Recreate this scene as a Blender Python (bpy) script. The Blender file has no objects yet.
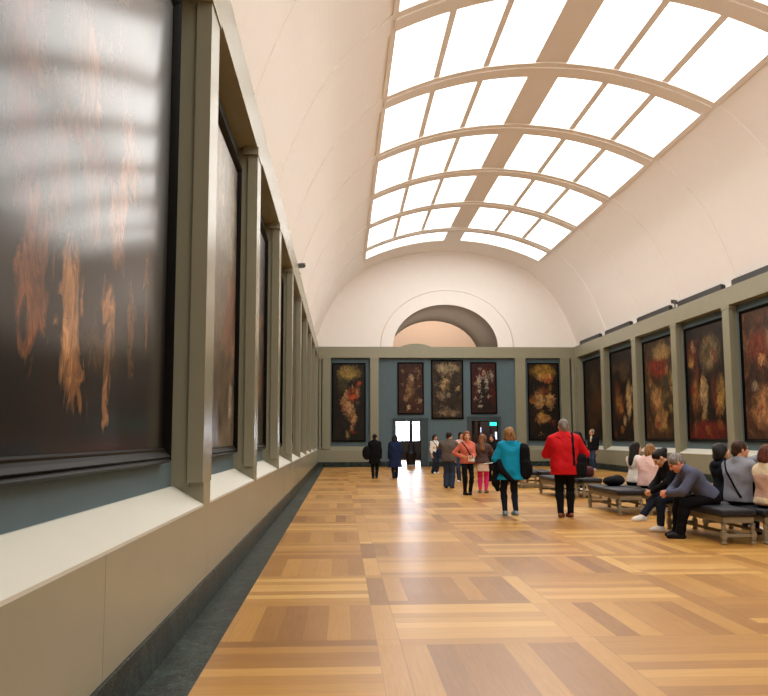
import bpy, bmesh, math, random
import numpy as np
from mathutils import Vector, Matrix
random.seed(7)
C = bpy.context.scene.collection
SC = bpy.context.scene

# ------------------------------------------------------------------ materials
def lin(r, g, b):
    f = lambda c: (c/255/12.92) if c <= 10 else ((c/255+.055)/1.055)**2.4
    return (f(r), f(g), f(b), 1)
class NT:
    def __init__(s, name):
        s.m = bpy.data.materials.new(name); s.m.use_nodes = True
        s.t = s.m.node_tree; s.t.nodes.clear()
        s.out = s.n('ShaderNodeOutputMaterial')
    def n(s, k, **kw):
        nd = s.t.nodes.new(k)
        for a, v in kw.items(): setattr(nd, a, v)
        return nd
    def l(s, a, b): s.t.links.new(a, b)
    def math(s, op, a, b=None, c=None, clamp=False):
        nd = s.n('ShaderNodeMath', operation=op); nd.use_clamp = clamp
        for i, v in enumerate((a, b, c)):
            if v is None: continue
            if isinstance(v, (int, float)): nd.inputs[i].default_value = v
            else: s.l(v, nd.inputs[i])
        return nd.outputs[0]
    def mix(s, f, a, b, blend='MIX'):
        nd = s.n('ShaderNodeMix', data_type='RGBA', blend_type=blend)
        for sock, v in ((nd.inputs[0], f), (nd.inputs[6], a), (nd.inputs[7], b)):
            if isinstance(v, (int, float)): sock.default_value = v
            elif isinstance(v, tuple): sock.default_value = v
            else: s.l(v, sock)
        return nd.outputs[2]
    def noise(s, vec, scale, detail=3, rough=.5, dist=0):
        nd = s.n('ShaderNodeTexNoise'); nd.inputs['Scale'].default_value = scale
        nd.inputs['Detail'].default_value = detail; nd.inputs['Roughness'].default_value = rough
        nd.inputs['Distortion'].default_value = dist
        if vec is not None: s.l(vec, nd.inputs['Vector'])
        return nd
    def ramp(s, fac, stops):
        nd = s.n('ShaderNodeValToRGB'); e = nd.color_ramp.elements
        while len(e) < len(stops): e.new(.5)
        for el, (p, c) in zip(e, stops): el.position = p; el.color = c
        s.l(fac, nd.inputs[0]); return nd.outputs[0]
    def bsdf(s, col, rough=.5, spec=.5, bump=None, bstr=.1, bdist=.01, metal=0, coat=0):
        b = s.n('ShaderNodeBsdfPrincipled')
        if isinstance(col, tuple): b.inputs['Base Color'].default_value = col
        else: s.l(col, b.inputs['Base Color'])
        if isinstance(rough, (int, float)): b.inputs['Roughness'].default_value = rough
        else: s.l(rough, b.inputs['Roughness'])
        b.inputs['Specular IOR Level'].default_value = spec
        b.inputs['Metallic'].default_value = metal
        b.inputs['Coat Weight'].default_value = coat
        if bump is not None:
            bp = s.n('ShaderNodeBump'); bp.inputs['Strength'].default_value = bstr
            bp.inputs['Distance'].default_value = bdist
            s.l(bump, bp.inputs['Height']); s.l(bp.outputs[0], b.inputs['Normal'])
        s.l(b.outputs[0], s.out.inputs[0]); return b
    def obj(s): return s.n('ShaderNodeTexCoord').outputs['Object']
    def pos(s): return s.n('ShaderNodeNewGeometry').outputs['Position']

MATS = {}
def paint(name, rgb, rough=.55, spec=.4, var=.06, scale=3, bump=.04):
    if name in MATS: return MATS[name]
    t = NT(name); p = t.pos(); c = lin(*rgb)
    nz = t.noise(p, scale, 4)
    dk = tuple(x*(1-var) for x in c[:3])+(1,); lt = tuple(min(1, x*(1+var)) for x in c[:3])+(1,)
    col = t.mix(nz.outputs[0], dk, lt)
    t.bsdf(col, rough, spec, t.noise(p, 60, 2).outputs[0], bump, .004)
    MATS[name] = t.m; return t.m
def cloth(name, rgb, rough=.9, var=.14, scale=260, spec=.15):
    if name in MATS: return MATS[name]
    t = NT(name); p = t.obj(); c = lin(*rgb)
    nz = t.noise(p, 9, 3); wv = t.noise(p, scale, 1)
    dk = tuple(x*(1-var) for x in c[:3])+(1,); lt = tuple(min(1, x*(1+var)) for x in c[:3])+(1,)
    col = t.mix(nz.outputs[0], dk, lt)
    fd = t.noise(p, 13, 3, .5, 1.2)
    hh = t.math('ADD', t.math('MULTIPLY', wv.outputs[0], .06), fd.outputs[0])
    t.bsdf(col, rough, spec, hh, .5, .018)
    MATS[name] = t.m; return t.m
def plain(name, rgb, rough=.5, spec=.5, metal=0):
    if name in MATS: return MATS[name]
    t = NT(name); p = t.obj(); c = lin(*rgb)
    col = t.mix(t.noise(p, 20, 2).outputs[0], tuple(x*.93 for x in c[:3])+(1,), tuple(min(1, x*1.07) for x in c[:3])+(1,))
    t.bsdf(col, rough, spec, metal=metal); MATS[name] = t.m; return t.m
def emit(name, rgb, strength):
    if name in MATS: return MATS[name]
    t = NT(name); e = t.n('ShaderNodeEmission'); e.inputs[0].default_value = lin(*rgb); e.inputs[1].default_value = strength
    t.l(e.outputs[0], t.out.inputs[0]); MATS[name] = t.m; return t.m
def hairmat(name, rgb):
    if name in MATS: return MATS[name]
    t = NT(name); p = t.obj(); c = lin(*rgb)
    mp = t.n('ShaderNodeMapping'); mp.inputs['Scale'].default_value = (55, 55, 9); t.l(p, mp.inputs[0])
    nz = t.noise(mp.outputs[0], 1, 3, .6, .8)
    col = t.ramp(nz.outputs[0], [(.32, tuple(x*.25 for x in c[:3])+(1,)), (.5, tuple(c)), (.68, tuple(min(1, x*1.9) for x in c[:3])+(1,))])
    t.bsdf(col, .55, .3, nz.outputs[0], .8, .02); MATS[name] = t.m; return t.m

def mat_floor():
    t = NT('oak_parquet'); p = t.pos()
    sp = t.n('ShaderNodeSeparateXYZ'); t.l(p, sp.inputs[0]); x, y = sp.outputs[0], sp.outputs[1]
    S = 1.44; st = .17/S
    gx = t.math('DIVIDE', t.math('SUBTRACT', x, .255), S); gy = t.math('DIVIDE', t.math('SUBTRACT', y, 6.13), S)
    ix = t.math('FLOOR', gx); iy = t.math('FLOOR', gy)
    fx = t.math('FRACT', gx); fy = t.math('FRACT', gy)
    par = t.math('MODULO', t.math('ABSOLUTE', t.math('ADD', ix, iy)), 2)      # orientation of the square
    bx = t.math('LESS_THAN', fx, st); by = t.math('LESS_THAN', fy, st)         # border strips
    # inner coordinates
    a = t.math('ADD', t.math('MULTIPLY', fx, par), t.math('MULTIPLY', fy, t.math('SUBTRACT', 1, par)))   # across planks
    b = t.math('ADD', t.math('MULTIPLY', fy, par), t.math('MULTIPLY', fx, t.math('SUBTRACT', 1, par)))   # along planks
    inb = t.math('MAXIMUM', bx, by)
    np_ = 7
    pa = t.math('MULTIPLY', t.math('SUBTRACT', a, st), np_/(1-st)); ip = t.math('FLOOR', pa); fp = t.math('FRACT', pa)
    # id per plank
    cv = t.n('ShaderNodeCombineXYZ')
    t.l(t.math('ADD', t.math('MULTIPLY', ix, 17.3), t.math('MULTIPLY', inb, 91.7)), cv.inputs[0])
    t.l(t.math('ADD', t.math('MULTIPLY', iy, 7.7), t.math('MULTIPLY', bx, 3.1)), cv.inputs[1])
    t.l(t.math('MULTIPLY', ip, t.math('SUBTRACT', 1, inb)), cv.inputs[2])
    wn = t.n('ShaderNodeTexWhiteNoise', noise_dimensions='3D'); t.l(cv.outputs[0], wn.inputs[0])
    cs = t.n('ShaderNodeCombineXYZ'); t.l(ix, cs.inputs[0]); t.l(iy, cs.inputs[1])
    ws = t.n('ShaderNodeTexWhiteNoise', noise_dimensions='3D'); t.l(cs.outputs[0], ws.inputs[0])
    # grain: stretched noise along the plank, direction follows orientation
    al = t.math('ADD', t.math('MULTIPLY', par, t.math('SUBTRACT', 1, inb)), t.math('MULTIPLY', bx, inb))
    g = t.n('ShaderNodeCombineXYZ')
    t.l(t.math('MULTIPLY', x, t.math('ADD', 3, t.math('MULTIPLY', al, 60))), g.inputs[0])
    t.l(t.math('MULTIPLY', y, t.math('SUBTRACT', 63, t.math('MULTIPLY', al, 60))), g.inputs[1])
    t.l(t.math('MULTIPLY', wn.outputs[0], 40), g.inputs[2])
    gr = t.noise(g.outputs[0], 1, 4, .6, .4)
    v = t.math('ADD', t.math('MULTIPLY', wn.outputs[0], .5), t.math('MULTIPLY', gr.outputs[0], .4))
    v = t.math('ADD', v, t.math('MULTIPLY', t.math('SUBTRACT', ws.outputs[0], .5), .3))
    v = t.math('ADD', v, t.math('MULTIPLY', t.math('SUBTRACT', par, .5), -.22))   # sheen by plank direction, put into the colour of the squares
    col = t.ramp(v, [(0.0, lin(140, 92, 38)), (.3, lin(168, 117, 52)), (.55, lin(190, 139, 66)), (.8, lin(208, 160, 86)), (1, lin(220, 180, 108))])
    # joints
    j = t.math('LESS_THAN', fp, .022)
    e1 = t.math('MAXIMUM', t.math('LESS_THAN', fx, .0028), t.math('LESS_THAN', t.math('ABSOLUTE', t.math('SUBTRACT', fx, st)), .0028))
    e2 = t.math('MAXIMUM', t.math('LESS_THAN', fy, .0028), t.math('LESS_THAN', t.math('ABSOLUTE', t.math('SUBTRACT', fy, st)), .0028))
    jj = t.math('MAXIMUM', t.math('MULTIPLY', j, t.math('SUBTRACT', 1, inb)), t.math('MAXIMUM', e1, e2))
    col = t.mix(t.math('MULTIPLY', jj, .35), col, lin(95, 52, 18))
    rg = t.math('ADD', .26, t.math('MULTIPLY', t.noise(p, 1.3, 3).outputs[0], .12))
    t.bsdf(col, rg, .5, t.noise(p, 2.2, 2).outputs[0], .03, .01)
    return t.m
def mat_marble():
    t = NT('green_marble'); p = t.pos()
    n1 = t.noise(p, 3.2, 8, .65, 1.6); n2 = t.noise(p, 9, 6, .6, 2.5)
    c = t.ramp(n1.outputs[0], [(0.3, lin(10, 15, 14)), (.5, lin(26, 36, 32)), (.62, lin(52, 66, 60)), (.7, lin(24, 33, 29))])
    v = t.ramp(n2.outputs[0], [(.485, (0, 0, 0, 1)), (.505, (.6, .6, .6, 1)), (.525, (0, 0, 0, 1))])
    c = t.mix(v, c, lin(125, 132, 124))
    t.bsdf(c, .4, .16); return t.m
def mat_canvas(name, base, blobs, seed, w, h, streak=.5, rough=.3, busy=.55, extra=12, spec=.5, coat=0):
    """loose dark oil paint: base ramp of browns plus soft worked patches of colour.  blobs: (u, v, ru, rv, rgb, amount)"""
    t = NT(name); o = t.obj()
    mp = t.n('ShaderNodeMapping'); mp.inputs['Location'].default_value = (seed*3.7, seed*1.9, seed)
    mp.inputs['Scale'].default_value = (1, 1, streak); t.l(o, mp.inputs[0])
    n1 = t.noise(mp.outputs[0], 2.6, 6, .62, .8); n2 = t.noise(mp.outputs[0], 5.5, 5, .6, 1.6)
    d0, d1, d2 = base
    col = t.ramp(n1.outputs[0], [(.3, lin(*d0)), (.55, lin(*d1)), (.78, lin(*d2))])
    # warped coordinates for the patches
    wv = t.n('ShaderNodeVectorMath', operation='SCALE'); wv.inputs['Scale'].default_value = .62
    sb = t.n('ShaderNodeVectorMath', operation='SUBTRACT'); sb.inputs[1].default_value = (.5, .5, .5)
    t.l(n2.outputs['Color'], sb.inputs[0]); t.l(sb.outputs[0], wv.inputs[0])
    ad = t.n('ShaderNodeVectorMath', operation='ADD'); t.l(o, ad.inputs[0]); t.l(wv.outputs[0], ad.inputs[1])
    rnd = random.Random(seed*13+5); pal = [b[4] for b in blobs]
    more = [(rnd.uniform(.08, .92), rnd.uniform(.06, .92), rnd.uniform(.04, .11), rnd.uniform(.025, .08), rnd.choice(pal+[d2, d0]), rnd.uniform(.45, .9)) for _ in range(extra)]
    for (u, v, ru, rv, rgb, am) in list(blobs)+more:
        m2 = t.n('ShaderNodeMapping', vector_type='TEXTURE')
        m2.inputs['Location'].default_value = ((u-.5)*w, 0, v*h)
        m2.inputs['Scale'].default_value = (ru*w, 30, rv*h); t.l(ad.outputs[0], m2.inputs[0])
        gd = t.n('ShaderNodeTexGradient', gradient_type='SPHERICAL'); t.l(m2.outputs[0], gd.inputs[0])
        f = t.math('MULTIPLY', t.math('MULTIPLY', gd.outputs['Fac'], 2.2, clamp=True),
                   t.math('MULTIPLY', t.math('SUBTRACT', n1.outputs[0], .5-busy*.45), 3.2*am, clamp=True), clamp=True)
        col = t.mix(f, col, lin(*rgb))
    m3 = t.n('ShaderNodeMapping'); m3.inputs['Scale'].default_value = (7, 1, 7*streak); t.l(ad.outputs[0], m3.inputs[0])
    n3 = t.noise(m3.outputs[0], 1, 5, .65, .6)
    col = t.mix(.75, col, t.ramp(n3.outputs[0], [(.38, (.12, .1, .09, 1)), (.5, (.6, .55, .5, 1)), (.66, (1.25, 1.2, 1.1, 1))]), 'MULTIPLY')
    bz = t.noise(o, 5, 5, .7)
    b = t.bsdf(col, rough, spec, bz.outputs[0], .05, .012)
    if coat: b.inputs['Coat Weight'].default_value = coat; b.inputs['Coat Roughness'].default_value = .15; b.inputs['Coat IOR'].default_value = 1.5
    return t.m

# ------------------------------------------------------------------ mesh helpers
def obj(name, bm, mat=None, parent=None, smooth=False, loc=None):
    me = bpy.data.meshes.new(name)
    if isinstance(bm, bmesh.types.BMesh):
        bmesh.ops.recalc_face_normals(bm, faces=bm.faces); bm.to_mesh(me); bm.free()
    else:
        v, f = bm; me.from_pydata(v, [], f); me.update()
    if smooth:
        for p in me.polygons: p.use_smooth = True
    for m in (mat if isinstance(mat, (list, tuple)) else [mat]):
        if m: me.materials.append(m)
    o = bpy.data.objects.new(name, me); C.objects.link(o)
    if parent: o.parent = parent
    if loc: o.location = loc
    return o
def tag(o, label=None, cat=None, group=None, kind=None):
    if label: o['label'] = label
    if cat: o['category'] = cat
    if group: o['group'] = group
    if kind: o['kind'] = kind
    return o
def empty(name, loc, rz=0):
    o = bpy.data.objects.new(name, None); C.objects.link(o); o.location = loc; o.rotation_euler = (0, 0, rz)
    o.empty_display_size = .1; return o
def struct(name, bm, mat, smooth=False):
    return tag(obj(name, bm, mat, None, smooth), kind='structure')
def B(): return bmesh.new()
def box(bm, x0, x1, y0, y1, z0, z1, bev=0):
    r = bmesh.ops.create_cube(bm, size=1)
    vs = r['verts']
    for v in vs: v.co = Vector((x0+(v.co.x+.5)*(x1-x0), y0+(v.co.y+.5)*(y1-y0), z0+(v.co.z+.5)*(z1-z0)))
    if bev:
        es = list({e for v in vs for e in v.link_edges})
        bmesh.ops.bevel(bm, geom=es, offset=bev, segments=2, affect='EDGES', profile=.6)
    return vs
def prism(bm, pts, axis, a0, a1):
    """pts: 2-D polygon; axis along which it is extruded"""
    def P(p, a):
        return {'x': (a, p[0], p[1]), 'y': (p[0], a, p[1]), 'z': (p[0], p[1], a)}[axis]
    A = [bm.verts.new(P(p, a0)) for p in pts]; Bv = [bm.verts.new(P(p, a1)) for p in pts]
    n = len(pts); bm.faces.new(A); bm.faces.new(Bv[::-1])
    for i in range(n): bm.faces.new((A[i], A[(i+1) % n], Bv[(i+1) % n], Bv[i]))
def quad(bm, *ps): return bm.faces.new([bm.verts.new(p) for p in ps])
def lathe(bm, prof, n=16, c=(0, 0)):
    rings = []
    for r, z in prof:
        rings.append([bm.verts.new((c[0]+r*math.cos(2*math.pi*i/n), c[1]+r*math.sin(2*math.pi*i/n), z)) for i in range(n)])
    for a, b in zip(rings, rings[1:]):
        for i in range(n): bm.faces.new((a[i], a[(i+1) % n], b[(i+1) % n], b[i]))
    bm.faces.new(rings[0][::-1]); bm.faces.new(rings[-1])
def tube(bm, pts, r, n=8):
    pts = [Vector(p) for p in pts]; rings = []
    for i, p in enumerate(pts):
        d = (pts[min(i+1, len(pts)-1)]-pts[max(i-1, 0)]).normalized()
        a = d.cross(Vector((0, 0, 1)) if abs(d.z) < .9 else Vector((1, 0, 0))).normalized(); b = d.cross(a)
        rings.append([bm.verts.new(p+r*(a*math.cos(2*math.pi*k/n)+b*math.sin(2*math.pi*k/n))) for k in range(n)])
    for u, v in zip(rings, rings[1:]):
        for k in range(n): bm.faces.new((u[k], u[(k+1) % n], v[(k+1) % n], v[k]))
    bm.faces.new(rings[0][::-1]); bm.faces.new(rings[-1])
# ------------------------------------------------------------------ the hall
XL, XR, YB, YF = -1.2, 12.06, 42.8, -9.0
XC = (XL+XR)/2; HW = (XR-XL)/2
ZS, ZT = 5.56, 6.13          # rail: soffit, top
REC = .28                    # depth of the picture bays
SILL_B, SILL_F, BASE = 1.055, .9, .244
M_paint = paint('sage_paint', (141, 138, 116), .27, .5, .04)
M_sill = paint('lit_sill_sage', (204, 202, 188), .45, .4, .03)  # sage lightened for the sills, skylight brightness put into the colour
M_blue = paint('slate_blue_wall', (88, 107, 114), .7, .3, .08, 6)
M_plas = paint('cream_plaster', (244, 240, 236), .8, .2, .02)
M_marble = mat_marble(); M_floor = mat_floor()
M_dark = plain('dark_metal', (38, 38, 36), .5)
M_gap = plain('dark_joint', (70, 58, 44), .8)  # dark backing showing through the dado joints
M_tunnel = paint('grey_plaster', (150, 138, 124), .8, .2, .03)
M_peach = paint('peach_plaster', (226, 196, 170), .8, .2, .03)
M_panel = emit('daylight_diffuser', (255, 252, 247), 4.7)
M_ddoor = paint('dark_blue_door_paint', (52, 66, 70), .5, .4)

# floor and marble strips
bm = B(); quad(bm, (XL+.32, YF, 0), (XR-.32, YF, 0), (XR-.32, YB-.32, 0), (XL+.32, YB-.32, 0))
floor = struct('floor', bm, M_floor)
bm = B()
box(bm, XL-.3, XL+.32, YF, YB, -.05, 0); box(bm, XR-.32, XR+.3, YF, YB, -.05, 0)
box(bm, XL+.32, 2.79, YB-.32, YB+.3, -.05, 0); box(bm, 4.05, 6.67, YB-.32, YB+.3, -.05, 0); box(bm, 8.06, XR-.32, YB-.32, YB+.3, -.05, 0)
struct('trim_1', bm, M_marble)
bm = B()
quad(bm, (2.79, YB-.32, 0), (4.05, YB-.32, 0), (4.05, YB+.3, 0), (2.79, YB+.3, 0)); quad(bm, (6.67, YB-.32, 0), (8.06, YB-.32, 0), (8.06, YB+.3, 0), (6.67, YB+.3, 0))
quad(bm, (0, YB+.3, 0), (11, YB+.3, 0), (11, 56, 0), (0, 56, 0))
struct('floor_beyond', bm, M_floor)

TN = [1]
def trim(bm, mat, smooth=False):
    TN[0] += 1; return struct('trim_%d' % TN[0], bm, mat, smooth)

# side walls.  s=+1 for the left wall (room on +X side), s=-1 for the right one
LP = [(7.38+4.2*k, 7.38+4.2*k+.47) for k in range(9)]
LP = [(-1.4, -.93)]+LP
RP = [(25.5+4.2*k-.23, 25.5+4.2*k+.23) for k in range(-3, 4)]
def side_wall(nm, X, s, pil, seams):
    xb = X-s*REC                       # back of the bays
    X0 = X-s*.6
    bm = B(); lo, hi = sorted((X0, xb)); box(bm, lo, hi, YF, YB, 0, ZT)
    struct('wall_'+nm, bm, M_blue)
    # dado with joints, base
    bm = B(); lo, hi = sorted((xb, X-s*.004)); box(bm, lo, hi, YF, YB, BASE, SILL_F-.03)
    trim(bm, M_gap)
    bm = B(); ys = [YF]+seams+[YB]
    for a, b in zip(ys, ys[1:]):
        lo, hi = sorted((X, X-s*.02)); box(bm, lo, hi, a+.003, b-.003, BASE+.004, SILL_F-.02)
    trim(bm, M_paint)
    bm = B(); lo, hi = sorted((xb, X+s*.015)); box(bm, lo, hi, YF, YB, 0, BASE, .004)
    struct('baseboard_'+nm, bm, M_marble)
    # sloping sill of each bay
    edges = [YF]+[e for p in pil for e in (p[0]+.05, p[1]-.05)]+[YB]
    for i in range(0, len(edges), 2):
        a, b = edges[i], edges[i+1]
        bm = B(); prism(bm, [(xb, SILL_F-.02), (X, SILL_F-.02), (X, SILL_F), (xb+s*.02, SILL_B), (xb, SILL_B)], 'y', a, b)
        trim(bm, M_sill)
    # pilasters, each with a stepped reveal and a small cap
    for a, b in pil:
        bm = B()
        lo, hi = sorted((X, X-s*.14)); box(bm, lo, hi, a, b, SILL_B+.03, ZS-.1, .004)
        lo, hi = sorted((X-s*.12, xb)); box(bm, lo, hi, a+.03, b-.03, SILL_B-.01, ZS+.01)
        lo, hi = sorted((X, xb)); box(bm, lo, hi, a+.05, b-.05, SILL_F-.02, SILL_B+.03)
        lo, hi = sorted((X+s*.012, X-s*.2)); box(bm, lo, hi, a-.045, b+.045, ZS-.1, ZS+.01)
        trim(bm, M_paint)
    # rail above
    bm = B(); lo, hi = sorted((X, X0)); box(bm, lo, hi, YF, YB, ZS, ZT, .006)
    trim(bm, M_paint)
side_wall('left', XL, 1, LP, [-6, -2.2, .2, 4.42, 7.62, 11.82, 16.02, 20.2, 24.4, 28.6, 32.8, 37, 41.2])
side_wall('right', XR, -1, RP, [12.9, 17.1, 21.3, 25.5, 29.7, 33.9, 38.1])
# corner posts near the end wall
for X, s in ((XL, 1), (XR, -1)):
    bm = B(); lo, hi = sorted((X, X-s*REC)); box(bm, lo, hi, 42.2, 42.8, SILL_F, ZS); trim(bm, M_paint)

# end wall: blue panel with two doorways, pilasters, rail and dado
D1 = (2.79, 4.05, 2.29); D2 = (6.67, 8.06, 2.31)
bm = B(); y0, y1 = YB+.22, YB+.5
for a, b, z0 in ((XL-.3, D1[0], 0), (D1[1], D2[0], 0), (D2[1], XR+.3, 0), (D1[0], D1[1], D1[2]), (D2[0], D2[1], D2[2])):
    box(bm, a, b, y0, y1, z0, ZT)
struct('wall_back', bm, M_blue)
bm = B(); box(bm, XL, XR, YB, YB+.5, ZS, ZT, .006); trim(bm, M_paint)
for x0, x1 in ((-1.17, -1.06), (-1.0, -.58), (1.45, 1.88), (8.97, 9.5), (11.35, 11.83), (11.93, 12.06)):
    bm = B(); box(bm, x0, x1, YB, YB+.24, SILL_F, ZS, .004); box(bm, x0-.02, x1+.02, YB-.01, YB+.2, ZS-.09, ZS); trim(bm, M_paint)
for x0, x1 in ((XL, 1.88), (8.97, XR)):
    bm = B(); box(bm, x0, x1, YB, YB+.24, BASE, SILL_F-.1)
    prism(bm, [(YB, SILL_F-.1), (YB, SILL_F-.08), (YB+.24, SILL_B), (YB+.24, SILL_F-.1)], 'x', x0, x1); trim(bm, M_paint)
bm = B()
for x0, x1, y in ((XL, 1.88, YB-.015), (1.88, 2.6, YB+.2), (4.45, 6.45, YB+.2), (8.2, 8.97, YB+.2), (8.97, XR, YB-.015)):
    box(bm, x0, x1, y, YB+.3, 0, BASE)
struct('baseboard_back', bm, M_marble)
# low curved crest on the rail
bm = B(); pts = [(2.94+1.76*i/14, ZT-.02+.19*(1-((i-7)/7)**2)) for i in range(15)]; prism(bm, pts+[(2.94, ZT-.03)][:0], 'y', YB+.06, YB+.2); trim(bm, M_paint)

# doorway frames
def door(n, d, xo0, xo1, zt):
    bm = B(); y = YB+.12
    box(bm, xo0, d[0], y, YB+.52, 0, zt, .006); box(bm, d[1], xo1, y, YB+.52, 0, zt, .006); box(bm, d[0], d[1], y, YB+.52, d[2], zt, .006)
    box(bm, xo0-.03, xo1+.03, y-.02, y+.05, zt-.09, zt)
    return struct('door_%d' % n, bm, M_ddoor)
door(1, D1, 2.63, 4.42, 2.46); door(2, D2, 6.47, 8.19, 2.54)

# rooms beyond the doorways
M_room = paint('dim_room_paint', (98, 98, 104), .8, .2)
bm = B()
box(bm, -.3, 0, YB+.5, 56, 0, 3.6); box(bm, 11, 11.3, YB+.5, 56, 0, 3.6); box(bm, 6.0, 6.2, YB+.5, 56, 0, 3.6)
box(bm, 0, 11, YB+.5, 56.2, 3.6, 3.8)
W = (3.0, 4.5, 4.74, 5.2, 1.27, 2.9)
for a, b, z0, z1 in ((0, W[0], 0, 3.6), (W[3], 11, 0, 3.6), (W[0], W[3], 0, W[4]), (W[0], W[3], W[5], 3.6), (W[1], W[2], W[4], W[5])): box(bm, a, b, 56, 56.2, z0, z1)
struct('wall_beyond', bm, M_room)
bm = B(); box(bm, W[0], W[1], 56.15, 56.17, W[4], W[5]); box(bm, W[2], W[3], 56.15, 56.17, W[4], W[5])
struct('window_1', bm, emit('daylight_outside', (232, 240, 255), 34))
# vestibule behind the right doorway
M_wood = plain('brown_wood', (112, 82, 60), .5)
bm = B(); box(bm, 7.1, 7.25, 45.5, 45.6, 0, 2.32); box(bm, 7.42, 7.56, 45.5, 45.6, 0, 2.32); box(bm, 8.1, 8.16, 45.5, 45.6, 0, 2.32); box(bm, 6.75, 8.8, 45.5, 45.6, 2.32, 2.4); trim(bm, M_wood)
bm = B(); box(bm, 6.2, 11, 48.0, 48.1, 0, 3.6); trim(bm, paint('dusky_wall', (70, 58, 58), .6, .4))
t = empty('exit_sign', (8.2, 45.2, 2.08)); tag(t, 'green glowing exit sign above the right doorway in the end wall', 'exit sign')
bm = B(); box(bm, -.2, .2, -.04, .04, 0, .22, .01); hs = obj('housing', bm, M_dark, t)
bm = B(); box(bm, -.19, .19, -.052, -.041, .015, .205); obj('lit_face', bm, emit('exit_green', (60, 225, 195), 2.0), hs)
bm = B(); box(bm, -.012, .012, -.012, .012, .22, 1.3); obj('hanging_rod', bm, M_dark, t)
for x, z0, z1, st in ((7.95, 1.75, 2.05, 2.2), (8.86, 1.35, 1.78, 1.8)):
    o = obj('wall_light', (lambda b: (box(b, -.05, .05, -.03, .03, 0, z1-z0, .01), b)[1])(B()), emit('lamp_white_%d' % (x*10), (225, 232, 255), st), loc=(x, 47.96, z0))
    tag(o, 'narrow lit white wall lamp behind the right doorway, %s' % ('left of the exit sign' if x < 8.2 else 'below the exit sign'), 'wall light')

# vault ------------------------------------------------------------
R0, ZC0 = 9.79, 1.41
def zc(dx, r=R0): return ZC0+math.sqrt(r*r-dx*dx)
def catmull(P, n):
    out = []
    for i in range(1, len(P)-2):
        for k in range(n):
            t = k/n; p0, p1, p2, p3 = P[i-1:i+3]
            out.append(tuple(.5*((2*b)+(-a+c)*t+(2*a-5*b+4*c-d)*t*t+(-a+3*b-3*c+d)*t**3) for a, b, c, d in zip(p0, p1, p2, p3)))
    out.append(P[-2]); return out
EDGE, MID = 4.31, .42
side = catmull([(3.2, zc(3.2)), (EDGE, zc(EDGE)), (5.5, 9.07), (6.17, 7.98), (6.6, 6.95), (6.86, 6.12), (6.9, 5.2)], 9)
full = [(-x, z) for x, z in reversed(side)]+[(EDGE*(-1+2*i/40), zc(EDGE*(-1+2*i/40))) for i in range(1, 40)]+side
def strip(bm, prof, ya, yb, off=0):
    """sheet following the profile (dx, z); off moves it inward"""
    pr = []
    for i, (x, z) in enumerate(prof):
        a = prof[max(i-1, 0)]; b = prof[min(i+1, len(prof)-1)]
        tx, tz = b[0]-a[0], b[1]-a[1]; L = math.hypot(tx, tz); nx, nz = tz/L, -tx/L
        if nx*x+nz*(z-5) > 0: nx, nz = -nx, -nz
        pr.append((XC+x+nx*off, z+nz*off))
    A = [bm.verts.new((x, ya, z)) for x, z in pr]; D = [bm.verts.new((x, yb, z)) for x, z in pr]
    for i in range(len(pr)-1): bm.faces.new((A[i], A[i+1], D[i+1], D[i]))
    return A, D
def band(bm, prof, ya, yb, o0, o1):
    a0, d0 = strip(bm, prof, ya, yb, o1); a1, d1 = strip(bm, prof, ya, yb, o0)
    for i in range(len(prof)-1):
        bm.faces.new((a0[i], a1[i], a1[i+1], a0[i+1])); bm.faces.new((d0[i], d0[i+1], d1[i+1], d1[i]))
    bm.faces.new((a0[0], d0[0], d1[0], a1[0])); bm.faces.new((a0[-1], a1[-1], d1[-1], d0[-1]))
def arc(x0, x1, n): return [(x0+(x1-x0)*i/n, zc(x0+(x1-x0)*i/n)) for i in range(n+1)]
RIBS = [38.25-4.3*k for k in range(11)]; RW = .42; YEND = 40.45
bm = B()
strip(bm, side, YF, YB+.2); strip(bm, [(-x, z) for x, z in reversed(side)], YF, YB+.2)
band(bm, arc(-EDGE, EDGE, 40), YEND, YB+.2, -.4, 0)
band(bm, arc(-MID, MID, 6), YF, YEND, -.4, 0)
for sg in (-1, 1):                                   # lip along the outer edge of the skylight
    band(bm, sorted([(sg*(EDGE-.01), zc(EDGE-.01)), (sg*(EDGE+.11), zc(EDGE+.11))]), YF, YEND, -.4, .045)
box(bm, XL-.3, XR+.3, YF, YB, 11.9, 12.0)
struct('ceiling', bm, M_plas, False)
for y in RIBS:
    bm = B(); band(bm, arc(-EDGE-.05, EDGE+.05, 40), y-RW, y+RW, -.4, .03)
    band(bm, arc(-EDGE-.05, EDGE+.05, 40), y-RW*.45, y+RW*.45, .0, .06)
    for sd in (side, [(-x, z) for x, z in reversed(side)]): band(bm, sd, y-RW, y+RW, -.02, .022)
    trim(bm, M_plas)
wn = 1
ys = [YEND]+[e for y in RIBS for e in (y+RW, y-RW)]
for i in range(0, len(ys)-1, 2):
    yb, ya = ys[i], ys[i+1]
    for sg in (-1, 1):
        wn += 1; bm = B()
        a = arc(MID, EDGE, 18) if sg > 0 else arc(-EDGE, -MID, 18)
        band(bm, a, ya, yb, -.15, -.13)
        struct('window_%d' % wn, bm, M_panel)
        if i:
            bm = B()
            for k in (1, 2):
                xm = sg*(MID+(EDGE-MID)*k/3)
                band(bm, arc(xm-.08, xm+.08, 2), ya-.01, yb+.01, -.14, -.0)
            trim(bm, M_plas)

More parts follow.
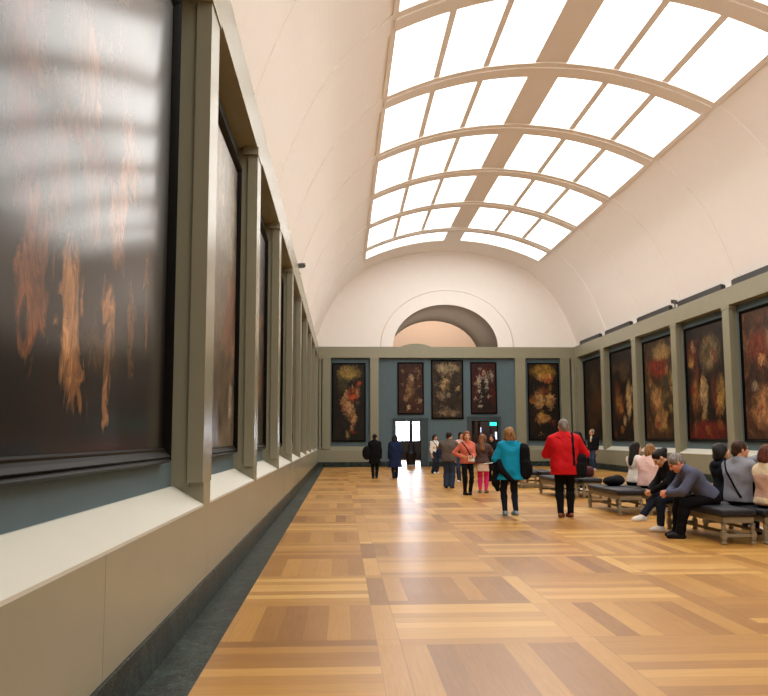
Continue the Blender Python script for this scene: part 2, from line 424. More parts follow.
# lunette wall with the arched opening, its tunnel, and the room beyond
OX, OA, OB = 5.36, 2.73, 2.22
BX, BA, BB = 5.45, 3.44, 2.96
def ell(cx, a, b, n=40): return [(cx-a*math.cos(math.pi*i/n), ZT+b*math.sin(math.pi*i/n)) for i in range(n+1)]
bm = B()
outer = [(XC+x*1.01, z) for x, z in full]; inner = ell(OX, OA, OB); rim = ell(BX, BA+.04, BB+.04)
n = len(outer)
def lerp_pts(P, n):
    out = []
    for i in range(n):
        u = i/(n-1)*(len(P)-1); k = min(int(u), len(P)-2); f = u-k
        out.append((P[k][0]+(P[k+1][0]-P[k][0])*f, P[k][1]+(P[k+1][1]-P[k][1])*f))
    return out
IN = lerp_pts(rim, n)
a = [bm.verts.new((x, YB+.1, z)) for x, z in outer]; b = [bm.verts.new((x, YB+.1, z)) for x, z in IN]
for i in range(n-1): bm.faces.new((a[i], a[i+1], b[i+1], b[i]))
c = [bm.verts.new((x, YB+.3, z)) for x, z in IN]
for i in range(n-1): bm.faces.new((b[i], b[i+1], c[i+1], c[i]))
struct('wall_lunette', bm, M_plas)
bm = B(); ob = ell(BX, BA, BB); a = [bm.verts.new((x, YB+.03, z)) for x, z in ob]; b = [bm.verts.new((x, YB+.03, z)) for x, z in inner]
c = [bm.verts.new((x, YB+.3, z)) for x, z in ob]; d = [bm.verts.new((x, YB+.1, z)) for x, z in inner]
for i in range(40): bm.faces.new((a[i], a[i+1], b[i+1], b[i])); bm.faces.new((a[i], c[i], c[i+1], a[i+1])); bm.faces.new((b[i], b[i+1], d[i+1], d[i]))
trim(bm, M_plas)
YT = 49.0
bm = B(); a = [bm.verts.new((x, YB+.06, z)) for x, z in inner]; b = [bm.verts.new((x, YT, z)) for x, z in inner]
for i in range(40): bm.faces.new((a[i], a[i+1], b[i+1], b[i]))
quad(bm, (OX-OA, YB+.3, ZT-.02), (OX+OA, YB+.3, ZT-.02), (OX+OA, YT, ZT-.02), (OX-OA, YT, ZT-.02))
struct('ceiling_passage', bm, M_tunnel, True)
bm = B(); quad(bm, (-4, 53, 4), (14, 53, 4), (14, 53, 11), (-4, 53, 11)); quad(bm, (-4, YT, 4), (-4, 53, 4), (-4, 53, 11), (-4, YT, 11)); quad(bm, (14, YT, 4), (14, 53, 4), (14, 53, 11), (14, YT, 11)); quad(bm, (-4, YT, 11), (14, YT, 11), (14, 53, 11), (-4, 53, 11))
struct('wall_gallery_beyond', bm, M_peach)
bm = B(); quad(bm, (-5, YF, -.2), (17, YF, -.2), (17, YF, 12), (-5, YF, 12)); struct('wall_front', bm, M_plas)

# dark grilles lying on the right ledge
GR = [(y0+.12, y1-.12) for y0, y1 in ((21.4, 25.2), (25.7, 29.4), (29.95, 33.6), (34.2, 37.8), (38.4, 41.9))]
names = ['nearest the right edge', 'second from the right edge', 'third from the right edge', 'fourth from the right edge', 'nearest the far corner']
for (a, b), tx in zip(GR, names):
    t = empty('light_trough', (XR+.1, (a+b)/2, ZT)); tag(t, 'long dark light trough on the right ledge, '+tx, 'light fixture', 'light troughs on the right ledge')
    L = (b-a)/2
    bm = B(); prism(bm, [(-.06, 0), (.1, 0), (.1, .17), (-.02, .2), (-.06, .18)], 'y', -L, L); hs = obj('housing', bm, M_dark, t)
    bm = B()
    for k in range(2): box(bm, -.03+.05*k, -.005+.05*k, -L+.05, L-.05, .185, .21)
    obj('louvre', bm, plain('black_metal', (20, 20, 20), .5), hs)
# little cameras and finials
def camera_unit(loc, ang, label):
    t = empty('security_camera', loc, ang); tag(t, label, 'camera')
    bm = B(); box(bm, -.015, .015, -.015, .015, 0, .16); box(bm, -.06, .06, -.06, .06, 0, .02); obj('bracket', bm, M_dark, t)
    bm = B(); box(bm, -.05, .05, -.2, .16, .16, .27, .015); box(bm, -.06, .06, -.22, .1, .27, .285); hs = obj('housing', bm, plain('camera_grey', (90, 88, 84), .4), t)
    bm = B(); lathe(bm, [(.035, 0), (.035, .03), (.02, .035)], 12); bmesh.ops.rotate(bm, cent=(0, 0, 0), matrix=Matrix.Rotation(math.radians(90), 3, 'X'), verts=bm.verts); bmesh.ops.translate(bm, vec=(0, -.2, .215), verts=bm.verts); obj('lens', bm, M_dark, hs)
camera_unit((XL-.06, 23.6, ZT), math.radians(60), 'small dark security camera on the left ledge against the white vault')
camera_unit((XR+.06, 29.55, ZT), math.radians(-50), 'small security camera on the right ledge between two dark troughs')
for x, tx in ((1.55, 'left'), (9.25, 'right')):
    t = empty('spotlight', (x, YB+.2, ZT)); tag(t, 'tiny upright spotlight on the end wall rail above its %s inner pilaster' % tx, 'spotlight')
    bm = B(); box(bm, -.05, .05, -.05, .05, 0, .02); box(bm, -.012, .012, -.012, .012, .02, .12); obj('stand', bm, M_dark, t)
    bm = B(); lathe(bm, [(.03, .12), (.05, .15), (.05, .24), (.03, .26)], 12); obj('head', bm, plain('camera_grey', (90, 88, 84), .4), t)

# ------------------------------------------------------------------ pictures
M_frame = NT('black_frame_wood'); M_frame.bsdf(lin(11, 9, 8), .4, .05, M_frame.noise(M_frame.obj(), 30, 3).outputs[0], .1, .003); M_frame = M_frame.m
def picture(loc, rz, w, h, fw, mat, label, group=None, tilt=0):
    fw *= .72
    """local: width along X, the painted side faces -Y, bottom of frame at z=0"""
    t = empty('painting', loc, rz); t.rotation_euler = (tilt, 0, rz); tag(t, label, 'painting', group)
    bm = B(); iw, ih = w/2-fw, h-2*fw
    N = 1
    v = [bm.verts.new(p) for p in ((-iw-.01, -.035, 0), (iw+.01, -.035, 0), (iw+.01, -.035, ih+.02), (-iw-.01, -.035, ih+.02))]
    bm.faces.new(v); c = obj('canvas', bm, mat, t); c.location = (0, 0, fw-.01)
    prof = [(0, 0), (0, -.06), (.14, -.085), (.3, -.07), (.42, -.088), (.62, -.07), (.78, -.05), (.9, -.055), (1, -.04), (1, 0)]
    bm = B(); rings = []
    for s, d in prof:
        o = s*fw; rings.append([bm.verts.new(p) for p in ((-w/2+o, d, o), (w/2-o, d, o), (w/2-o, d, h-o), (-w/2+o, d, h-o))])
    for a, b in zip(rings, rings[1:]):
        for i in range(4): bm.faces.new((a[i], a[(i+1) % 4], b[(i+1) % 4], b[i]))
    obj('frame', bm, M_frame, t)
    bm = B(); box(bm, -w/2+.03, w/2-.03, -.03, .0, .03, h-.03); obj('backing', bm, M_dark, t)
    return t
DK = ((10, 6, 4), (30, 19, 12), (64, 42, 24))
FL, OC, RD, CR, GD, BL, GN, SK = (196, 142, 92), (150, 98, 46), (104, 30, 18), (210, 190, 150), (176, 138, 70), (52, 66, 84), (58, 62, 38), (120, 120, 104)
# left wall: the very large picture, then the row of tall ones
big = [(.60, .24, .03, .13, (170, 104, 56), .7), (.675, .21, .026, .13, (198, 146, 96), .95), (.695, .10, .02, .05, (190, 134, 84), .9), (.77, .2, .022, .1, (192, 138, 86), .9), (.765, .1, .012, .07, FL, .7), (.79, .4, .03, .1, (178, 116, 64), .7), (.85, .22, .012, .12, OC, .6), (.91, .3, .014, .14, OC, .6), (.72, .42, .03, .1, OC, .6), (.64, .4, .03, .1, (150, 92, 52), .6),
       (.40, .58, .09, .14, RD, .6), (.28, .45, .1, .2, (110, 60, 34), .7), (.56, .62, .05, .2, (112, 52, 38), .9), (.62, .78, .08, .1, (132, 84, 54), .8), (.7, .6, .05, .12, (150, 100, 60), .8), (.78, .66, .05, .14, (96, 64, 44), .8), (.84, .55, .04, .1, (160, 108, 66), .7), (.66, .66, .03, .09, (72, 62, 46), .8), (.88, .76, .05, .12, (64, 56, 36), .8), (.74, .86, .09, .08, (140, 104, 78), .7), (.57, .4, .04, .1, (104, 34, 22), .8), (.81, .5, .02, .1, (176, 122, 76), .8), (.93, .5, .02, .2, (92, 66, 40), .6), (.15, .7, .1, .2, GD, .5)]
XP = XL-REC+.005
picture((XP, 3.22, 1.27), math.radians(90), 7.5, 3.98, .17, mat_canvas('oil_large', ((4, 3, 2), (17, 10, 7), (50, 32, 20)), big, 1, 7.2, 3.6, .45, .5, .6, 14, .06, .78), 'very large dark oil painting on the left wall nearest the camera')
lw = [('second picture from the camera on the left wall, pale grey and ochre canvas', [(.5, .78, .6, .3, (172, 164, 146), 1), (.55, .4, .4, .3, (128, 104, 74), .9), (.85, .42, .2, .2, (140, 84, 56), .6), (.3, .5, .4, .4, (130, 120, 98), .9), (.6, .2, .5, .2, (84, 70, 48), .8)]),
      ('third picture from the camera on the left wall, a dark reddish canvas', [(.5, .6, .3, .2, (110, 40, 24), .8), (.5, .3, .4, .2, OC, .6)]),
      ('fourth picture from the camera on the left wall', [(.5, .6, .3, .3, OC, .8)]),
      ('fifth picture from the camera on the left wall', [(.4, .6, .3, .3, GN, .8)]),
      ('sixth picture from the camera on the left wall', [(.6, .5, .3, .3, RD, .7)]),
      ('seventh picture from the camera on the left wall', [(.5, .5, .3, .3, GD, .7)]),
      ('eighth picture from the camera on the left wall', [(.5, .4, .3, .3, OC, .7)])]
for i, (lb, bl) in enumerate(lw):
    yc = (LP[i+1][1]+LP[i+2][0])/2
    picture((XP, yc, 1.27), math.radians(90), 3.25, 3.92, .14, mat_canvas('oil_left_%s' % 'abcdefg'[i], DK if i else ((70, 58, 44), (124, 112, 92), (182, 172, 152)), bl, 3+i, 2.97, 3.7, .6, .34, .6, 10, .4), lb)
# right wall
rw = [(23.4, 'reddish and cream painting on the right wall cut by the right edge of the photo', ((30, 18, 12), (86, 54, 34), (140, 104, 76)),
       [(.3, .72, .22, .2, (128, 58, 36), .9), (.72, .8, .3, .22, (178, 158, 130), .8), (.35, .25, .3, .2, FL, .8), (.6, .45, .3, .16, (60, 34, 24), .9), (.2, .5, .12, .2, (52, 40, 34), .9)]),
      (27.6, 'dark painting with a deep red lower edge, second from the right edge', DK,
       [(.5, .06, .7, .12, (104, 22, 12), 1), (.15, .8, .2, .16, (96, 32, 18), .9), (.6, .78, .3, .2, (126, 108, 72), .7), (.42, .4, .12, .24, (190, 160, 112), .9), (.7, .42, .12, .2, (110, 50, 30), .8), (.2, .4, .14, .2, OC, .8), (.85, .4, .12, .2, GD, .6)]),
      (31.8, 'ochre painting with a red upper patch on the right wall, third from the right edge', ((26, 18, 10), (70, 48, 26), (120, 92, 52)),
       [(.45, .76, .4, .14, (128, 42, 22), .9), (.6, .9, .4, .1, (170, 140, 84), .8), (.4, .42, .3, .16, (186, 140, 86), .8), (.7, .5, .22, .2, GN, .8), (.5, .2, .25, .16, (170, 126, 76), .7)]),
      (36.0, 'dark painting with a pale streak on the right wall, fourth from the right edge', DK,
       [(.72, .45, .13, .26, (196, 166, 116), .95), (.3, .42, .2, .2, OC, .7), (.55, .8, .3, .15, (92, 70, 46), .7), (.25, .6, .15, .12, (104, 40, 24), .7)]),
      (40.2, 'murky brown painting on the right wall nearest the far corner', DK,
       [(.6, .5, .3, .2, (92, 56, 34), .8), (.4, .3, .3, .2, (84, 50, 24), .7), (.5, .75, .3, .2, (70, 58, 40), .7)])]
for yc, lb, bs, bl in rw:
    i = int(yc)
    picture((XR+REC-.005, yc, 1.3), math.radians(-90), 3.25, 4.02, .14, mat_canvas('oil_right_%d' % i, bs, bl, i, 2.97, 3.7, .7, .45, .6, 24, .25), lb)
# end wall
def endpic(x0, x1, z0, z1, lb, bs, bl, seed, st=.8):
    w, h = x1-x0, z1-z0
    picture(((x0+x1)/2, YB+.215, z0), 0, w, h, .09, mat_canvas('oil_end_%d' % seed, bs, bl, seed, w-.18, h-.18, st, .45, .62, 16, .25), lb)
endpic(-.51, 1.22, 1.27, 5.3, 'tall narrow painting left of the blue panel on the end wall', ((12, 9, 6), (30, 22, 13), (60, 46, 24)),
       [(.5, .9, .45, .12, (168, 142, 74), .9), (.3, .75, .2, .12, (92, 84, 54), .8), (.62, .62, .25, .1, (178, 76, 34), .9), (.5, .42, .22, .13, (206, 160, 110), 1), (.62, .3, .16, .12, (200, 150, 100), 1), (.35, .52, .16, .08, (190, 140, 92), .9)], 51)
endpic(9.65, 11.3, 1.3, 5.32, 'tall narrow golden painting right of the blue panel on the end wall', ((12, 9, 6), (34, 22, 12), (70, 50, 22)),
       [(.5, .92, .5, .12, (176, 136, 56), .95), (.65, .82, .25, .08, (186, 112, 56), .9), (.35, .55, .2, .15, (204, 158, 100), 1), (.72, .52, .2, .13, (206, 160, 104), 1), (.5, .64, .25, .08, (120, 60, 30), .8), (.45, .28, .3, .08, (200, 146, 84), 1)], 52)
endpic(2.86, 4.22, 2.66, 5.34, 'small reddish-brown painting left of the centre on the blue end wall', ((34, 18, 12), (66, 34, 22), (90, 52, 36)),
       [(.5, .72, .16, .1, (190, 160, 120), .9), (.48, .48, .22, .2, (150, 116, 76), .9), (.3, .3, .15, .08, (140, 110, 80), .8)], 53)
endpic(4.61, 6.27, 2.42, 5.46, 'large grey-gold painting in the middle of the blue end wall', ((20, 15, 11), (58, 46, 34), (110, 94, 70)),
       [(.5, .9, .5, .1, (176, 160, 124), .9), (.45, .6, .22, .14, (190, 160, 112), .9), (.3, .4, .2, .1, (150, 130, 100), .8), (.6, .45, .25, .25, (44, 38, 30), .9), (.5, .1, .5, .07, (140, 118, 90), .8)], 54)
endpic(6.66, 8.02, 2.68, 5.36, 'small red and black painting right of the centre on the blue end wall', ((22, 10, 8), (70, 20, 14), (104, 36, 24)),
       [(.5, .5, .3, .3, (16, 14, 14), 1), (.5, .83, .1, .06, (210, 176, 140), 1), (.3, .65, .1, .16, (190, 180, 160), .8), (.62, .62, .08, .2, (196, 186, 166), .9), (.85, .75, .14, .14, (140, 130, 116), .8), (.5, .12, .6, .2, (26, 16, 12), .9)], 55)
# ------------------------------------------------------------------ benches
M_bwood = paint('weathered_bench_wood', (138, 126, 102), .6, .3, .14, 12)
M_cush = cloth('slate_cushion_leather', (33, 33, 39), .5, .08, 300, .3)
BW, BL, BZ = .5, 2.0, .375
def leg_mesh():
    bm = B(); s = .036
    box(bm, -s, s, -s, s, .29, BZ-.085, .004); box(bm, -s, s, -s, s, .085, .16, .004)
    lathe(bm, [(.02, .16), (.036, .165), (.038, .178), (.024, .188), (.03, .215), (.033, .235), (.026, .262), (.038, .272), (.036, .285), (.02, .29)], 14)
    lathe(bm, [(.024, 0), (.036, .006), (.04, .03), (.026, .05), (.038, .06), (.038, .075), (.03, .085)], 14)
    bmesh.ops.recalc_face_normals(bm, faces=bm.faces)
    me = bpy.data.meshes.new('leg'); bm.to_mesh(me); bm.free(); me.materials.append(M_bwood); return me
def make_bench():
    t = empty('bench', (0, 0, 0))
    bm = B(); box(bm, -BW/2, BW/2, -BL/2, BL/2, BZ+.002, BZ+.1, .03)
    bmesh.ops.subdivide_edges(bm, edges=[e for e in bm.edges if e.calc_length() > .3], cuts=6, use_grid_fill=True)
    for v in bm.verts:
        if v.co.z > BZ+.06: v.co.z += .014*max(0, 1-(2*v.co.x/BW)**2)*max(0, 1-(2*v.co.y/BL)**4)
    cu = obj('cushion', bm, M_cush, t, True)
    bm = B(); e = .012
    for z in (BZ+.012, BZ+.088): tube(bm, [(-BW/2+e, -BL/2+e+.02, z), (-BW/2+e, BL/2-e-.02, z), (-BW/2+e+.02, BL/2-e, z), (BW/2-e-.02, BL/2-e, z), (BW/2-e, BL/2-e-.02, z), (BW/2-e, -BL/2+e+.02, z), (BW/2-e-.02, -BL/2+e, z), (-BW/2+e+.02, -BL/2+e, z), (-BW/2+e, -BL/2+e+.02, z)], .007, 6)
    obj('piping', bm, M_cush, cu, True)
    bm = B()
    for y in (-BL/2+.05, BL/2-.05): box(bm, -BW/2+.03, BW/2-.03, y-.02, y+.02, BZ-.085, BZ, .004)
    for x in (-BW/2+.05, BW/2-.05): box(bm, x-.02, x+.02, -BL/2+.03, BL/2-.03, BZ-.085, BZ, .004)
    box(bm, -BW/2+.06, BW/2-.06, -BL/2+.06, BL/2-.06, BZ-.02, BZ, 0)
    obj('apron', bm, M_bwood, t)
    me = leg_mesh()
    for x in (-BW/2+.045, BW/2-.045):
        for y in (-BL/2+.045, BL/2-.045):
            o = bpy.data.objects.new('leg', me); C.objects.link(o); o.parent = t; o.location = (x, y, 0)
    for y in (-BL/2+.045, BL/2-.045):
        bm = B(); box(bm, -BW/2+.06, BW/2-.06, y-.018, y+.018, .1, .145, .004); obj('stretcher', bm, M_bwood, t)
    bm = B(); box(bm, -.018, .018, -BL/2+.06, BL/2-.06, .102, .143, .004); obj('stretcher', bm, M_bwood, t)
    return t
def copy_tree(o, parent=None):
    c = o.copy(); C.objects.link(c)
    if parent: c.parent = parent
    for ch in list(o.children): copy_tree(ch, c)
    return c
b0 = make_bench()
spots = [(5.43, 12.35, 'nearest bench, slate cushion, where the grey-haired man leans on his knees'),
         (6.02, 12.35, 'bench at the right edge under the man in the grey sweater'),
         (5.43, 16.65, 'bench with a bare slate cushion end, second row from the front, left of the pair'),
         (6.02, 16.65, 'bench under the blond woman in the pink jacket'),
         (5.45, 21.1, 'bench directly right of and behind the man in the red jacket, left of the pair'),
         (6.04, 21.1, 'bench carrying a maroon bag, behind the man in the red jacket'),
         (5.43, 25.3, 'bench between the teal coat and the red jacket, left of the pair'),
         (6.02, 25.3, 'bench between the teal coat and the red jacket, right of the pair'),
         (5.43, 29.6, 'farthest bench on the left of its pair, behind the woman in the teal coat'),
         (6.02, 29.6, 'farthest bench on the right of its pair, behind the woman in the teal coat')]
for i, (x, y, lb) in enumerate(spots):
    o = b0 if i == 0 else copy_tree(b0)
    o.location = (x, y, 0); tag(o, lb, 'bench', 'cushioned benches in paired rows')
SEAT = BZ+.1

# ------------------------------------------------------------------ figures: signed distance fields meshed to one surface
def V(*a): return np.array(a, dtype=np.float32)
def unit(v): v = np.asarray(v, np.float32); return v/max(1e-6, np.linalg.norm(v))
def rotm(yaw=0, pitch=0, roll=0):
    """yaw to the left (+), pitch up (+)"""
    cy, sy, cp, sp, cr, sr = math.cos(yaw), math.sin(yaw), math.cos(pitch), math.sin(pitch), math.cos(roll), math.sin(roll)
    Z = np.array([[cy, -sy, 0], [sy, cy, 0], [0, 0, 1]]); X = np.array([[1, 0, 0], [0, cp, -sp], [0, sp, cp]]); Y = np.array([[cr, 0, sr], [0, 1, 0], [-sr, 0, cr]])
    return (Z@X@Y).astype(np.float32)
def cap(a, b, ra, rb=None, k=.03): return ('cap', V(*a), V(*b), ra, ra if rb is None else rb, k)
def elli(c, r, R=None, k=.03): return ('ell', V(*c), V(*r), np.eye(3, dtype=np.float32) if R is None else R, k)
def rbox(c, r, R=None, rnd=.02, k=.02): return ('box', V(*c), V(*r), np.eye(3, dtype=np.float32) if R is None else R, rnd, k)
def grow(p, t):
    if p[0] == 'cap': return ('cap', p[1], p[2], p[3]+t, p[4]+t, p[5])
    if p[0] == 'ell': return ('ell', p[1], p[2]+t, p[3], p[4])
    return p
def sdf(p, X, Y, Z):
    if p[0] == 'cap':
        a, b, ra, rb = p[1:5]; d = b-a; L = float(d@d)+1e-9
        px, py, pz = X-a[0], Y-a[1], Z-a[2]
        t = np.clip((px*d[0]+py*d[1]+pz*d[2])/L, 0, 1)
        return np.sqrt((px-t*d[0])**2+(py-t*d[1])**2+(pz-t*d[2])**2)-(ra+t*(rb-ra))
    R = p[3]; c = p[1]; px, py, pz = X-c[0], Y-c[1], Z-c[2]
    u = px*R[0, 0]+py*R[1, 0]+pz*R[2, 0]; v = px*R[0, 1]+py*R[1, 1]+pz*R[2, 1]; w = px*R[0, 2]+py*R[1, 2]+pz*R[2, 2]
    r = p[2]
    if p[0] == 'ell':
        k0 = np.sqrt((u/r[0])**2+(v/r[1])**2+(w/r[2])**2); k1 = np.sqrt((u/r[0]**2)**2+(v/r[1]**2)**2+(w/r[2]**2)**2)+1e-6
        return k0*(k0-1)/k1
    q = p[4]
    dx, dy, dz = np.abs(u)-r[0]+q, np.abs(v)-r[1]+q, np.abs(w)-r[2]+q
    return np.sqrt(np.maximum(dx, 0)**2+np.maximum(dy, 0)**2+np.maximum(dz, 0)**2)+np.minimum(np.maximum(dx, np.maximum(dy, dz)), 0)-q
def bounds(p):
    if p[0] == 'cap':
        r = max(p[3], p[4]); return np.minimum(p[1], p[2])-r, np.maximum(p[1], p[2])+r
    r = float(np.max(p[2])); r = r*1.75 if p[0] == 'box' else r
    return p[1]-r, p[1]+r
def field(prims, h, lo, n):
    F = np.full(n, 1.0, np.float32); ax = [lo[i]+h*np.arange(n[i], dtype=np.float32) for i in range(3)]
    for p in prims:
        sub = isinstance(p[0], tuple); q = p[0] if sub else p
        k = q[-1]; a, b = bounds(q); m = k+3*h
        i0 = np.maximum(np.floor((a-m-lo)/h).astype(int), 0); i1 = np.minimum(np.ceil((b+m-lo)/h).astype(int)+1, n)
        if np.any(i1 <= i0): continue
        s = tuple(slice(i0[i], i1[i]) for i in range(3))
        X = ax[0][s[0]][:, None, None]; Y = ax[1][s[1]][None, :, None]; Z = ax[2][s[2]][None, None, :]
        d = sdf(q, X, Y, Z).astype(np.float32); f = F[s]
        if sub: F[s] = np.maximum(f, -d)
        else:
            hh = np.maximum(k-np.abs(f-d), 0)/k; F[s] = np.minimum(f, d)-hh*hh*k*.25
    return F, ax
def nets(F, ax, h):
    ins = F < 0; n = F.shape
    c = [ins[i:n[0]-1+i, j:n[1]-1+j, k:n[2]-1+k] for i in (0, 1) for j in (0, 1) for k in (0, 1)]
    cnt = sum(x.astype(np.int8) for x in c); act = (cnt > 0) & (cnt < 8)
    idx = np.full(act.shape, -1, np.int32); I, J, K = np.nonzero(act); idx[I, J, K] = np.arange(len(I))
    acc = np.zeros((len(I), 3), np.float32); w = np.zeros(len(I), np.float32)
    cor = [(i, j, k) for i in (0, 1) for j in (0, 1) for k in (0, 1)]
    for a in range(8):
        for b in range(a+1, 8):
            d = [abs(cor[a][i]-cor[b][i]) for i in range(3)]
            if sum(d) != 1: continue
            fa = F[I+cor[a][0], J+cor[a][1], K+cor[a][2]]; fb = F[I+cor[b][0], J+cor[b][1], K+cor[b][2]]
            m = (fa < 0) != (fb < 0); t = np.where(m, fa/np.where(m, fa-fb, 1), 0)
            P = np.array(cor[a], np.float32)+t[:, None]*(np.array(cor[b], np.float32)-np.array(cor[a], np.float32))
            acc += np.where(m[:, None], P, 0); w += m
    P = acc/np.maximum(w, 1)[:, None]
    verts = np.stack([ax[0][I], ax[1][J], ax[2][K]], 1)+P*h
    faces = []
    for d in range(3):
        e = [(1, 0, 0), (0, 1, 0), (0, 0, 1)][d]; u, v = (d+1) % 3, (d+2) % 3
        s0 = tuple(slice(0, n[i]-1) if i == d else slice(1, n[i]-1) for i in range(3)); s1 = tuple(slice(1, n[i]) if i == d else slice(1, n[i]-1) for i in range(3))
        A, Bb = ins[s0], ins[s1]; ch = np.nonzero(A != Bb)
        if len(ch[0]) == 0: continue
        base = np.stack(ch, 1).copy(); base[:, u] += 1; base[:, v] += 1
        def g(du, dv):
            q = base.copy(); q[:, u] -= du; q[:, v] -= dv; return idx[q[:, 0], q[:, 1], q[:, 2]]
        Q = np.stack([g(1, 1), g(0, 1), g(0, 0), g(1, 0)], 1); fl = ~A[ch]
        Q[fl] = Q[fl][:, ::-1]; Q = Q[(Q >= 0).all(1)]; faces.append(Q)
    return verts, np.concatenate(faces)
def sculpt(name, prims, mat, parent, h=.012, cuts=(), folds=0, deci=.5, seed=0, post=None, label=None):
    los, his = zip(*[bounds(p) for p in prims if not isinstance(p[0], tuple)])
    lo = np.min(los, 0)-3*h; hi = np.max(his, 0)+3*h; n = np.ceil((hi-lo)/h).astype(int)+1
    F, ax = field(prims, h, lo, n)
    X, Y, Z = ax[0][:, None, None], ax[1][None, :, None], ax[2][None, None, :]
    if folds:
        F = F+folds*.7*(np.sin(19*Z+13*X+seed)*np.sin(9*X+7*Y+2*seed)+.5*np.sin(37*Z-15*Y+9*X+seed)*np.sin(11*Y+13*X))
    for pt, nr in cuts: F = np.maximum(F, (X-pt[0])*nr[0]+(Y-pt[1])*nr[1]+(Z-pt[2])*nr[2])
    if post: F = post(F, X, Y, Z)
    F = F.astype(np.float32); F[[0, -1]] = 1; F[:, [0, -1]] = 1; F[:, :, [0, -1]] = 1
    v, f = nets(F, ax, h)
    me = bpy.data.meshes.new(name); me.from_pydata(v.tolist(), [], f.tolist()); me.update()
    for m in (mat if isinstance(mat, list) else [mat]): me.materials.append(m)
    o = bpy.data.objects.new(name, me); C.objects.link(o)
    if deci < 1:
        md = o.modifiers.new('d', 'DECIMATE'); md.ratio = deci
        dg = bpy.context.evaluated_depsgraph_get(); nm = bpy.data.meshes.new_from_object(o.evaluated_get(dg)); o.modifiers.clear(); o.data = nm; bpy.data.meshes.remove(me); nm.name = name
    o.data.polygons.foreach_set('use_smooth', [True]*len(o.data.polygons))
    if parent: o.parent = parent
    if label: o['label'] = label
    return o
def ik(a, tgt, l1, l2, hint):
    a, tgt = V(*a), V(*tgt); d = tgt-a; L = np.linalg.norm(d); L2 = min(L, (l1+l2)*.999); dn = unit(d)
    x = (l1*l1-l2*l2+L2*L2)/(2*L2); hgt = math.sqrt(max(0, l1*l1-x*x)); hv = V(*hint); hv = unit(hv-dn*float(hv@dn))
    return a+dn*x+hv*hgt, a+dn*L2

